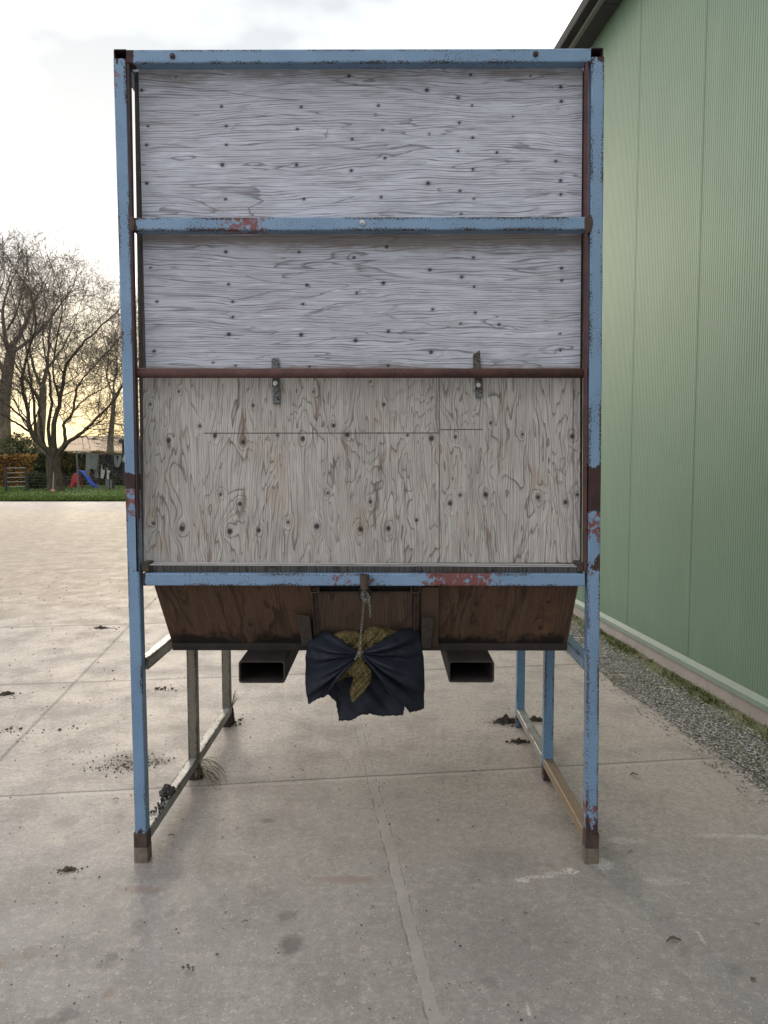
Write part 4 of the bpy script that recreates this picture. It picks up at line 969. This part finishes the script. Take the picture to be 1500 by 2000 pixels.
# ------------------------------------------------------------------ garden beyond the yard
YL = 62.0
m = M('lawn_green'); o = m.obj(); n = m.noise(o, .8, 5, .65); f = m.noise(o, 9, 3)
lc = m.mix(m.step(n, .35, .65), (.060, .105, .022), (.085, .125, .030)); lc = m.mix(m.mul(m.step(f, .5, .7), .4), lc, (.04, .07, .015))
MAT['lawn'] = m.done(lc, .95, m.bump(f, .6, .05), 0, .1)
g = MB(); grid(g, (-75, YE), (60, YL), 30, 14, .03, lambda x, y: (-.02 * (1 + math.sin(x * 1.7)) if y < YE + .01 else 0) + .05 * math.sin(x * .35) * min(1, (y - YE) / 3) + .03 * min(1, (y - YE)))
g.build('lawn', MAT['lawn'], kind='structure')
m = M('grass_blades'); tn = m.attr('tone'); MAT['blades'] = m.done(m.ramp(tn, (0, (.030, .055, .010)), (.6, (.085, .13, .028)), (1, (.20, .20, .09))), .9, None, 0, .1)
mb = MB()
for i in range(16000):
    y = YE - .06 + 12 * rng.random() ** 2.2; x = rng.uniform(-.62, -.30) * y + rng.uniform(-.3, .3)
    blade(mb, V((x, y, .035 + .03 * min(1, max(0, y - YE)))), rng.uniform(.03, .09), .022, .05, min(1, max(0, rng.gauss(.45, .22))))
mb.build('lawn_grass', MAT['blades'], kind='stuff')

def bark(name, a, b, moss=None):
    m = M(name); o = m.obj(); n = m.noise(m.scale(o, (6, 6, 1.4)), 1.6, 5, .7); col = m.mix(m.step(n, .35, .65), a, b)
    if moss: col = m.mix(m.mul(m.step(m.noise(o, 1.6, 4, .6), .5, .65), .6), col, moss)
    return m.done(col, .95, m.bump(n, .8, .05), 0, .1)
MAT['bark'] = bark('dark_bark', (.085, .070, .055), (.035, .028, .022), (.075, .08, .03))
MAT['bark_pale'] = bark('pale_bark', (.16, .13, .095), (.08, .065, .048))
MAT['twig'] = simple('brown_twigs', (.088, .066, .05), (.06, .046, .036), .5)
MAT['twig_pale'] = simple('pale_twigs', (.20, .155, .11), (.15, .11, .08), .5)
def ztube(px): return [(x / 3.447, y / 3.447 + 420) for x, y in px]
def grow(mb, p, d, L, r, lvl, rr, up=.10, nch=4):
    n = 4 if lvl else 3; pts = [p]; d = V(d).normalized()
    for i in range(n):
        d = (d + V((rr.gauss(0, .17), rr.gauss(0, .17), rr.gauss(0, .15) + up * .6))).normalized()
        pts.append(pts[-1] + d * L / n)
    rad = [max(.0052, r * (1 - .6 * i / n)) for i in range(n + 1)]
    mb.tube(pts, rad, 4 if r > .03 else 3, cap=False)
    if lvl == 0: return
    for k in range(nch):
        t = .22 + .78 * (k + rr.random()) / nch; q = min(n - 1, int(t * n)); pp = pts[q].lerp(pts[q + 1], t * n - q)
        dd = (pts[q + 1] - pts[q]).normalized(); s = V((rr.gauss(0, 1), rr.gauss(0, 1), rr.gauss(0, .8))); s = (s - dd * s.dot(dd)).normalized()
        grow(mb, pp, dd * .72 + s * rr.uniform(.5, .95), L * rr.uniform(.5, .78), max(.0055, r * .5), lvl - 1, rr, up, nch)
def smooth_poly(pts, n=4):
    out = []
    for i in range(len(pts) - 1):
        p0, p1, p2, p3 = pts[max(0, i - 1)], pts[i], pts[i + 1], pts[min(len(pts) - 1, i + 2)]
        for k in range(n):
            t = k / n; out.append(.5 * ((2 * p1) + (p2 - p0) * t + (2 * p0 - 5 * p1 + 4 * p2 - p3) * t * t + (3 * p1 - p0 - 3 * p2 + p3) * t ** 3))
    return out + [pts[-1]]
def tree(name, label, Y, trunk, limbs, seed, mats, spawn=7, lvl=3, L0=2.0, up=.1, group=None, nch=4, ground=True, vs=1.0):
    """trunk / limbs: (list of zoomed pixels, r0, r1, dy)"""
    rr = random.Random(seed); tb = MB(); cr = MB(); Tp = None
    for i, (px, r0, r1, dy) in enumerate(trunk + limbs):
        px = [(x, 1640 - (1640 - y) * vs if y < 1640 else y) for x, y in px]
        raw = [P(x, y, Y + dy * (k / max(1, len(px) - 1)) ** .8) for k, (x, y) in enumerate(ztube(px))]
        if i == 0:
            b = raw[0].copy(); b.z = 0; base = b
        pts = smooth_poly([V(q) for q in raw], 4); n = len(pts)
        pts = [q + V((rr.gauss(0, 1), rr.gauss(0, 1), rr.gauss(0, .6))) * min(.05, .2 * r1 + .015) if 0 < k < n - 1 and i else q for k, q in enumerate(pts)]
        rad = [.66 * (r0 + (r1 - r0) * (k / (n - 1)) ** .7) for k in range(n)]
        if i == 0 and ground:
            rad = [r * 1.2 * (1 + .55 * math.exp(-k / 2.6) + .5 * math.exp(-k / .8)) for k, r in enumerate(rad)]; pts[0].z = -.1
        tb.tube(pts, rad, 12 if r0 > .2 else 7)
        if i >= len(trunk):
            tot = n - 1; cnt = max(2, int(spawn * n / 14))
            for k in range(cnt):
                t = .28 + .72 * (k + rr.random()) / cnt; q = min(tot - 1, int(t * tot)); pp = pts[q].lerp(pts[q + 1], t * tot - q); dd = (pts[q + 1] - pts[q]).normalized()
                s = V((rr.gauss(0, 1), rr.gauss(0, 1), rr.gauss(0, .7))); s = (s - dd * s.dot(dd)).normalized()
                grow(cr, pp, dd * .7 + s * rr.uniform(.5, 1.0), L0 * rr.uniform(.55, 1.1) * (1 - .3 * t), max(.014, rad[q] * .38), lvl, rr, up, nch)
            grow(cr, pts[-1], pts[-1] - pts[-2], L0 * .8, r1, lvl, rr, up, nch)
    rt = thing(name, base, label, 'tree', group)
    tb.build('trunk', MAT[mats[0]], rt, smooth=True); cr.build('crown', MAT[mats[1]], rt)
    return rt
YT = G(112, 962).y
tree('bare_tree', 'large bare spreading tree with thick dark trunk on the lawn', YT,
     [([(372, 1880), (372, 1800), (358, 1700), (360, 1610), (365, 1560)], .40, .40, 0)],
     [([(352, 1640), (300, 1560), (215, 1450), (190, 1300), (152, 1090), (185, 870), (240, 640), (210, 380)], .24, .04, -1.5),
      ([(205, 1440), (120, 1380), (50, 1330), (-60, 1270), (-190, 1150)], .10, .03, -2.0),
      ([(200, 1400), (130, 1310), (0, 1190), (-120, 1020), (-200, 820)], .10, .03, 1.5),
      ([(352, 1610), (325, 1420), (345, 1220), (330, 1010), (290, 800), (300, 560)], .17, .035, 1.5),
      ([(362, 1610), (365, 1380), (405, 1190), (440, 980), (520, 830), (640, 690), (740, 590)], .22, .035, -1.0),
      ([(372, 1620), (440, 1520), (430, 1390), (490, 1300), (512, 1130), (545, 1060), (650, 930), (830, 710)], .17, .03, 1.8),
      ([(375, 1640), (450, 1530), (560, 1440), (650, 1340), (780, 1190), (835, 1080), (930, 900)], .19, .03, -1.6),
      ([(440, 1530), (560, 1470), (612, 1492), (700, 1450), (840, 1430)], .06, .02, .8),
      ([(242, 1480), (228, 1230), (198, 1010), (165, 760), (100, 500), (60, 300)], .13, .03, 2.2),
      ([(400, 1200), (360, 1000), (380, 760), (420, 540), (400, 360)], .09, .025, -2.0),
      ([(300, 1540), (270, 1340), (250, 1180), (120, 960), (20, 760), (-60, 520)], .12, .03, -2.5),
      ([(500, 1280), (590, 1180), (660, 1140), (760, 1060), (860, 960)], .06, .02, -1.0)], 3, ('bark', 'twig'), spawn=11, lvl=3, L0=2.2, vs=.90)
tree('bare_tree', 'tall bare tree with thick pale trunk at the far left edge', 46,
     [([(18, 1640), (20, 1400), (30, 1150), (60, 900), (80, 760)], .62, .34, 0)],
     [([(80, 760), (150, 620), (210, 470), (260, 330), (300, 230)], .28, .03, 2), ([(60, 820), (30, 640), (20, 460), (60, 280), (110, 160)], .26, .03, -2),
      ([(40, 980), (-40, 800), (-100, 600), (-80, 400), (-20, 200)], .24, .03, 1), ([(70, 800), (180, 720), (320, 560), (420, 400), (470, 320)], .2, .03, -3),
      ([(50, 620), (110, 480), (150, 320), (170, 200)], .12, .03, -3), ([(20, 500), (-20, 380), (20, 240), (30, 120)], .12, .03, 3)], 11, ('bark_pale', 'twig'), spawn=8, lvl=3, L0=2.8, up=.04, vs=.85)
tree('bare_tree', 'slim bare tree with one pale upright trunk beside the blue post', 47,
     [([(742, 1640), (745, 1480), (758, 1330), (770, 1160)], .24, .15, 0)],
     [([(770, 1160), (765, 1080), (790, 950), (770, 760), (800, 600)], .13, .02, .5), ([(768, 1170), (720, 1040), (730, 880), (690, 700), (650, 480)], .10, .02, -1),
      ([(770, 1180), (830, 1060), (880, 900), (900, 720)], .10, .02, 1), ([(762, 1060), (640, 1000), (560, 900), (520, 760)], .06, .02, 1)], 21, ('bark_pale', 'twig_pale'), spawn=6, lvl=3, L0=2.2, vs=.90)
tree('bare_tree', 'bare tree with pale double trunk directly behind the dark spreading tree', 50,
     [([(262, 1640), (268, 1500), (285, 1250), (290, 1050)], .42, .28, 0)],
     [([(290, 1050), (320, 880), (330, 680), (360, 480), (400, 330)], .22, .03, 1), ([(285, 1080), (220, 900), (200, 700), (230, 480), (200, 250)], .2, .03, -1),
      ([(300, 950), (400, 800), (480, 620), (540, 420)], .14, .03, 2), ([(285, 1180), (180, 1020), (120, 820), (90, 620)], .14, .03, 2)], 31, ('bark_pale', 'twig_pale'), spawn=7, lvl=3, L0=2.7, vs=.85)

# hedges and bushes: leaf clumps over a twiggy body
def leafmat(name, *cols):
    m = M(name); tn = m.attr('tone'); return m.done(m.ramp(tn, *[(i / (len(cols) - 1), c) for i, c in enumerate(cols)]), .85, None, 0, .2)
MAT['beech'] = leafmat('brown_beech_leaves', (.05, .03, .012), (.20, .105, .03), (.34, .19, .055))
MAT['mixed'] = leafmat('mixed_hedge_leaves', (.020, .025, .010), (.06, .06, .022), (.19, .11, .035))
MAT['ever'] = leafmat('evergreen_leaves', (.012, .018, .009), (.035, .05, .020), (.08, .10, .04))
MAT['olive'] = leafmat('olive_bush_leaves', (.04, .045, .02), (.10, .105, .05), (.20, .19, .09))
MAT['inner'] = simple('dark_branches', (.02, .016, .01), (.035, .025, .015), 2)
def foliage(mb, pos, size, tone, rr):
    a = V((rr.gauss(0, 1), rr.gauss(0, 1), rr.gauss(0, 1))).normalized(); b = a.orthogonal().normalized() * size; c = a.cross(b).normalized() * size * .6
    mb.add([pos - b, pos + c, pos + b, pos - c], [(0, 1, 2, 3)], tone=[tone] * 4)
def hedge(label, px0, px1, pyt, Y, depth, mat, n, seed, size=.06, name='hedge', lit=.0):
    rr = random.Random(seed); a, b = P(px0, pyt, Y), P(px1, pyt, Y); h = a.z; rt = thing(name, (a.x, Y, 0), label, 'hedge')
    mb = MB(); mb.box((a.x + .05, Y + .12, .0), (b.x - .05, Y + depth - .1, h - .12)); mb.build('branches', MAT['inner'], rt)
    mb = MB()
    for i in range(n):
        x = rr.uniform(a.x, b.x); q = rr.random()
        hh = h + .05 * math.sin(x * 3 + seed) + .04 * math.sin(x * 7.7)
        if q < .62: p = V((x, Y + abs(rr.gauss(0, .09)), rr.uniform(.04, hh)))
        elif q < .9: p = V((x, Y + rr.uniform(0, depth), hh + rr.gauss(-.03, .05)))
        else: p = V((rr.choice((a.x, b.x)) + rr.gauss(0, .05), Y + rr.uniform(0, depth), rr.uniform(.05, hh)))
        t = .5 + .28 * math.sin(x * 2.1 + p.z * 3.3 + seed) * math.sin(p.z * 4.1 - x * 1.3) + rr.gauss(0, .2)
        foliage(mb, p, size * rr.uniform(.7, 1.4), min(1, max(0, t)), rr)
    mb.build('leaves', MAT[mat], rt); return rt
def bush(label, px, py, rx, ry, Y, mat, n, seed, size=.07, name='bush', zc=None):
    rr = random.Random(seed); c = P(px, py, Y); k = Y / F; rx *= k; ry *= k; rt = thing(name, (c.x, Y, 0), label, 'bush')
    st = MB()
    for q in range(9):
        t = V((rr.gauss(0, rx * .4), rr.gauss(0, rx * .4), 0)); st.tube([V((c.x, Y, 0)) + t * .2, V((c.x, Y, c.z)) + t * .6, V((c.x, Y, c.z + ry * .7)) + t], [.04, .025, .01], 5)
    st.build('branches', MAT['inner'], rt)
    mb = MB()
    for i in range(n):
        d = V((rr.gauss(0, 1), rr.gauss(0, 1), rr.gauss(0, 1))).normalized(); u = rr.random() ** .33
        lump_ = 1 + .16 * math.sin(d.x * 6 + seed) * math.cos(d.z * 5 + seed) + .1 * math.sin(d.z * 11 + d.y * 7)
        p = V((c.x + d.x * rx * u * lump_, Y + d.y * rx * .8 * u * lump_, max(.03, c.z + d.z * ry * u * lump_)))
        t = .45 + .3 * math.sin(p.x * 5 + seed) * math.sin(p.z * 6) + rr.gauss(0, .2)
        foliage(mb, p, size * rr.uniform(.6, 1.4), min(1, max(0, t)), rr)
    mb.build('leaves', MAT[mat], rt); return rt
hedge('clipped brown beech hedge left of the dark tree trunk', -120, 68, 891, 42, .9, 'beech', 9000, 1)
hedge('dark mixed hedge with few brown leaves behind the slide', 118, 222, 886, 43, 1.0, 'mixed', 8000, 2)
hedge('low grey-green hedge end by the little shed at right', 222, 262, 893, 42.5, 1.0, 'ever', 2500, 3)
bush('rounded olive bush rising over the beech hedge', 36, 882, 40, 34, 46, 'olive', 5200, 4, .07)
bush('small pale bush behind the hedge at the left edge', 2, 895, 24, 16, 45, 'olive', 1800, 14, .06)
bush('dark ivy bush close behind the left of the trunk', 84, 915, 17, 28, 39, 'ever', 3600, 5, .06)
bush('low dark evergreen bush between gate and trunk', 70, 943, 24, 22, 38, 'ever', 3000, 6, .06)
bush('small dark bush low at the right side of the trunk', 128, 905, 10, 22, 40, 'mixed', 1500, 7, .06)

# far barn roof glowing behind the garden
YBn = 75
rb = thing('barn', (P(175, 890, YBn).x, YBn, 0), 'low barn with long tan roof far beyond the garden hedge', 'barn')
a, b = P(109, 884, YBn), P(470, 884, YBn); r0 = P(109, 855, YBn + 7)
mb = MB(); mb.box((a.x, YBn + .3, 0), (b.x, YBn + 14, a.z)); mb.build('wall', simple('barn_wall', (.20, .15, .11), (.16, .12, .09), .6), rb)
mb = MB(); mb.hexa([V((a.x - .4, YBn - .2, a.z)), V((b.x, YBn - .2, a.z)), V((b.x, YBn + 7, r0.z)), V((a.x - .4, YBn + 7, r0.z)), V((a.x - .4, YBn - .2, a.z + .2)), V((b.x, YBn - .2, a.z + .2)), V((b.x, YBn + 7, r0.z + .2)), V((a.x - .4, YBn + 7, r0.z + .2))])
mb.build('roof', simple('tan_roof', (.42, .30, .20), (.36, .26, .17), .4), rb)
# little shed at the right of the garden
YS = 41
sh = thing('garden_shelter', (P(242, 950, YS).x, YS, 0), 'small dark wooden shelter with flat overhanging roof behind the laundry', 'shelter')
a, b = P(240, 946, YS), P(300, 866, YS); mb = MB(); mb.box((a.x, YS, 0), (b.x, YS + 2, b.z)); mb.build('wall', simple('dark_boards', (.035, .028, .024), (.022, .018, .016), 3), sh)
a, b = P(232, 866, YS - .5), P(306, 858, YS - .5); mb = MB(); mb.box((a.x, YS - .5, a.z), (b.x, YS + 2.5, b.z)); mb.build('roof', simple('dark_roof', (.04, .033, .03), (.025, .02, .02), 3), sh)

# field gate with posts
MAT['darkwood'] = simple('dark_timber', (.035, .03, .026), (.02, .017, .015), 5)
MAT['galv'] = simple('pale_gate_rail', (.30, .29, .26), (.2, .19, .17), 4, .6)
YG = G(12, 962).y
gt = thing('field_gate', P(33, 962, YG) * 1 - V((0, 0, P(33, 962, YG).z)), 'five-barred pale gate between dark posts by the beech hedge', 'gate')
for px in (11.5, 52):
    c = P(px, 940, YG); tz = P(px, 913, YG).z; mb = MB(); mb.box((c.x - .055, YG - .055, 0), (c.x + .055, YG + .055, tz)); mb.build('post', MAT['darkwood'], gt, bevel=.01)
for py in (914.5, 924, 933, 941.5, 950.5):
    a, b = P(13.5, py, YG), P(50, py - 1, YG); mb = MB(); mb.tube([a, b], .019, 6); mb.build('rail', MAT['galv'], gt)
for px in (0,): pass
# wire fence along the lawn
YF = YG + .25
a, b = P(54, 950, YF), P(262, 950, YF); zt_ = P(100, 925, YF).z
fe = thing('wire_fence', (a.x, YF, 0), 'low thin wire mesh fence along the lawn behind the tree trunk', 'fence')
for k, px in enumerate((54.5, 108, 160, 214, 258)):
    c = P(px, 950, YF); mb = MB(); mb.tube([(c.x, YF, -.05), (c.x, YF, zt_ + .06)], .022, 6); mb.build('post', MAT['darkwood'], fe)
mb = MB(); n = int((b.x - a.x) / .11)
for i in range(n): x = a.x + (b.x - a.x) * i / n; mb.tube([(x, YF - .02, .02), (x, YF - .02, zt_)], .0032, 3, cap=False)
for k in range(7): z = .05 + (zt_ - .05) * k / 6; mb.tube([(a.x, YF - .02, z), (b.x, YF - .02, z)], .004, 3, cap=False)
mb.build('mesh_panel', simple('wire', (.14, .13, .11), (.09, .085, .075), 3), fe)

# washing line with laundry
YW = G(152, 963).y
def zpx(x, y): return (x / 5.769, y / 5.769 + 820)      # pixels of the close-up
post_c = P(*zpx(890, 820), YW)
wl = thing('washing_line', (post_c.x, YW, 0), 'washing line on grey posts with a pale crossbar beside the slide', 'washing line')
tp = P(*zpx(862, 352), YW)
mb = MB(); mb.tube([(post_c.x, YW, 0), (tp.x, YW, tp.z)], .04, 8); mb.build('post', simple('grey_post', (.11, .11, .10), (.08, .08, .072), 4), wl)
a, b = P(*zpx(812, 350), YW), P(*zpx(915, 352), YW); mb = MB(); mb.tube([(a.x, YW, tp.z), (b.x, YW, tp.z)], .018, 6); mb.build('crossbar', MAT['galv'], wl)
e = P(*zpx(1275, 800), YW + 3.2); et = P(*zpx(1270, 395), YW + 3.2); mb = MB(); mb.tube([(e.x, YW + 3.2, 0), (et.x, YW + 3.2, et.z)], .05, 8); mb.build('post', MAT['darkwood'], wl)
for py, dy in ((382, .4), (395, .9)):
    a, b = P(*zpx(900, py - 16), YW + dy), P(*zpx(1560, py + 14), YW + 3); mb = MB(); mb.tube([V((tp.x, YW, tp.z)), a, b], .006, 4); mb.build('line', MAT['galv'], wl)
def garment(name, outline, Y, mat, label, cat, seed=0):
    """cloth hanging from the line: outline in close-up pixels, rippled and 2 cm thick"""
    ed = [zpx(*p) for p in outline]; pts = [P(x, y, Y) for x, y in ed]; mb = MB(); n = len(pts)
    front = [p + V((0, .03 * math.sin(p.x * 14 + seed) - .02, 0)) for p in pts]; back = [p + V((0, .03, 0)) for p in front]
    mb.add(front + back, [tuple(range(n))[::-1], tuple(range(n, 2 * n))] + [(i, (i + 1) % n, n + (i + 1) % n, n + i) for i in range(n)])
    o = mb.build(name, mat, None, label, cat, 'laundry on the washing line', origin=(pts[0].x, Y, pts[0].z)); return o
def cloth(name, c): 
    return simple(name, c, tuple(x * .8 for x in c), 3, .9)
garment('towel', [(968, 382), (1040, 372), (1112, 392), (1108, 440), (1100, 500), (1094, 560), (1060, 570), (1040, 548), (1000, 560), (962, 566), (966, 480)], YW + .6, cloth('grey_green_cloth', (.15, .165, .15)), 'wide grey-green towel hanging leftmost on the line', 'laundry', 1)
garment('trousers', [(958, 540), (1022, 545), (1012, 632), (985, 636), (964, 628)], YW + .95, cloth('grey_denim', (.17, .18, .19)), 'pale grey trouser leg hanging below the towel at left', 'laundry', 2)
garment('trousers', [(1066, 470), (1112, 400), (1114, 560), (1110, 652), (1088, 655), (1066, 648)], YW + .9, cloth('grey_denim2', (.16, .175, .19)), 'long grey trousers hanging at the right edge of the towel', 'laundry', 3)
garment('jumper', [(1148, 388), (1200, 382), (1258, 396), (1256, 500), (1250, 548), (1240, 570), (1222, 566), (1214, 530), (1196, 540), (1180, 528), (1176, 566), (1160, 560), (1150, 500)], YW + 1.3, cloth('black_knit', (.012, .011, .018)), 'black jumper hanging in the middle of the washing line', 'laundry', 4)
garment('leggings', [(1144, 505), (1182, 525), (1176, 600), (1162, 660), (1138, 656), (1140, 580)], YW + 1.5, cloth('white_cotton', (.62, .63, .64)), 'left white legging leg below the black jumper', 'laundry', 5)
garment('leggings', [(1204, 535), (1242, 530), (1238, 600), (1228, 668), (1206, 666), (1208, 600)], YW + 1.5, cloth('white_cotton2', (.62, .63, .64)), 'right white legging leg below the black jumper', 'laundry', 6)
garment('trousers', [(1276, 420), (1330, 410), (1372, 425), (1376, 520), (1388, 672), (1366, 676), (1340, 560), (1326, 500), (1300, 560), (1284, 672), (1264, 668), (1272, 540)], YW + 2.0, cloth('navy_cloth', (.014, .014, .026)), 'dark navy trousers with spread legs right of the jumper', 'laundry', 7)
garment('cardigan', [(1284, 412), (1308, 402), (1324, 470), (1346, 402), (1366, 414), (1362, 470), (1340, 528), (1322, 535), (1300, 522), (1284, 470)], YW + 1.8, cloth('grey_knit', (.26, .26, .27)), 'grey cardigan hanging over the navy trousers', 'laundry', 8)
garment('shirt', [(1368, 455), (1400, 402), (1470, 410), (1466, 560), (1420, 530), (1402, 470), (1380, 474)], YW + 2.2, cloth('white_shirt', (.7, .71, .73)), 'white shirt half hidden by the blue post', 'laundry', 9)

# slide
YSl = G(165, 955).y
sp = P(*zpx(900, 770), YSl)
sld = thing('garden_slide', (sp.x, YSl, 0), 'small red and blue plastic slide on the lawn', 'slide')
MAT['redp'] = simple('red_plastic', (.45, .025, .03), (.36, .02, .025), 3, .4); MAT['bluep'] = simple('blue_plastic', (.035, .09, .50), (.03, .075, .42), 3, .35); 
def Q(x, y, dy): 
    p = P(*zpx(x, y), YSl); return V((p.x, YSl + dy, p.z))
for k, dy in ((0, -.22), (1, .22)):
    mb = MB(); th = .05
    o_ = [(795, 772), (842, 612), (866, 596), (884, 606), (890, 690), (925, 758), (905, 760), (872, 700), (852, 706), (825, 768)]
    n = len(o_); fr_ = [Q(x, y, dy) for x, y in o_]; mb.add(fr_ + [p + V((0, th, 0)) for p in fr_], [tuple(range(n))[::-1], tuple(range(n, 2 * n))] + [(i, (i + 1) % n, n + (i + 1) % n, n + i) for i in range(n)])
    mb.build('side_frame', MAT['redp'], sld)
for yy, xx in ((745, 815), (710, 826), (675, 838), (640, 848)):
    mb = MB(); a = Q(xx, yy, -.17); mb.box((a.x - .05, YSl - .17, a.z - .02), (a.x + .06, YSl + .22, a.z + .02)); mb.build('step', MAT['redp'], sld)
mb = MB(); prof = [(886, 612), (930, 600), (980, 650), (1010, 705), (1050, 750), (1092, 766)]
pr2 = smooth_poly([V((x, y, 0)) for x, y in prof], 4); vs = []
for q in pr2:
    for dy, up_ in ((-.24, .14), (-.22, .15), (-.19, 0), (.19, 0), (.22, .15), (.24, .14)):
        p = Q(q.x, q.y, dy); vs.append(p + V((0, 0, up_ - .04)))
nn = len(pr2); mb.add(vs, [(i * 6 + k, i * 6 + k + 1, (i + 1) * 6 + k + 1, (i + 1) * 6 + k) for i in range(nn - 1) for k in range(5)])
ch = mb.build('chute', MAT['bluep'], sld); q_ = ch.modifiers.new('thick', 'SOLIDIFY'); q_.thickness = .03
# shovel with pink blade against the trunk
ySh = YT - .75
a, b = P(*zpx(598, 820), ySh), P(*zpx(604, 598), ySh + .25)
sv = thing('shovel', (a.x, ySh, 0), 'shovel with pink blade leaning on the dark tree trunk', 'shovel')
mb = MB(); mb.tube([V((a.x, ySh, .22)), b], .018, 8); mb.build('handle', simple('pale_ash_wood', (.36, .30, .23), (.28, .23, .17), 6), sv)
mb = MB(); c = P(*zpx(594, 822), ySh); z0 = .012
o_ = [(-.10, z0), (.10, z0), (.105, .12), (.08, .19), (.02, .21), (-.02, .21), (-.08, .19), (-.105, .12)]; n = len(o_)
vs = [V((c.x + x, ySh - .03 + .12 * abs(x) + z * .15, z)) for x, z in o_]; mb.add(vs + [v + V((0, .012, 0)) for v in vs], [tuple(range(n)), tuple(range(2 * n - 1, n - 1, -1))] + [(i, n + i, n + (i + 1) % n, (i + 1) % n) for i in range(n)])
mb.build('blade', simple('faded_pink_plastic', (.50, .20, .20), (.42, .16, .16), 6), sv)
# dark garden table, bench and tub beyond the fence
YB2 = YSl + 1.6
c0_, c1_ = P(*zpx(735, 690), YB2), P(*zpx(1090, 672), YB2)
tb_ = thing('garden_table', ((c0_.x + c1_.x) / 2, YB2, 0), 'long low dark wooden table behind the slide', 'table')
zt2 = P(*zpx(900, 672), YB2).z
mb = MB(); mb.box((c0_.x, YB2 - .3, zt2 - .07), (c1_.x, YB2 + .3, zt2)); mb.build('tabletop', MAT['darkwood'], tb_)
for x in (c0_.x + .15, c1_.x - .15):
    for dy in (-.22, .22): mb = MB(); mb.box((x - .05, YB2 + dy - .05, 0), (x + .05, YB2 + dy + .05, zt2 - .07)); mb.build('leg', MAT['darkwood'], tb_)
YB3 = YW + 3.0
c0_, c1_ = P(*zpx(1190, 745), YB3), P(*zpx(1260, 680), YB3)
mb = MB(); x = (c0_.x + c1_.x) / 2; hw = (c1_.x - c0_.x) / 2
mb.tube([(x, YB3, 0), (x, YB3, .02), (x, YB3, c1_.z), (x, YB3, c1_.z + .03)], [hw * .78, hw * .8, hw, hw * 1.08], 16)
mb.build('tub', simple('grey_plastic', (.20, .20, .21), (.16, .16, .165), 4), None, 'grey plastic tub below the black jumper', 'tub', origin=(x, YB3, 0))
zb3 = P(*zpx(1300, 565), YB3).z
fr = thing('metal_frame', (P(*zpx(1300, 800), YB3).x, YB3, 0), 'low dark rectangular metal frame under the navy trousers', 'rack')  # plain upright metal frame, use unknown
x0_, x1_ = P(*zpx(1296, 800), YB3).x, P(*zpx(1480, 800), YB3).x
for x in (x0_, x1_): mb = MB(); mb.tube([(x, YB3 - .1, 0), (x, YB3 - .1, zb3)], .03, 8); mb.build('upright', MAT['darkwood'], fr)
for z in (.08, zb3): mb = MB(); mb.tube([(x0_, YB3 - .1, z), (x1_, YB3 - .1, z)], .028, 8); mb.build('crossbar', MAT['darkwood'], fr)
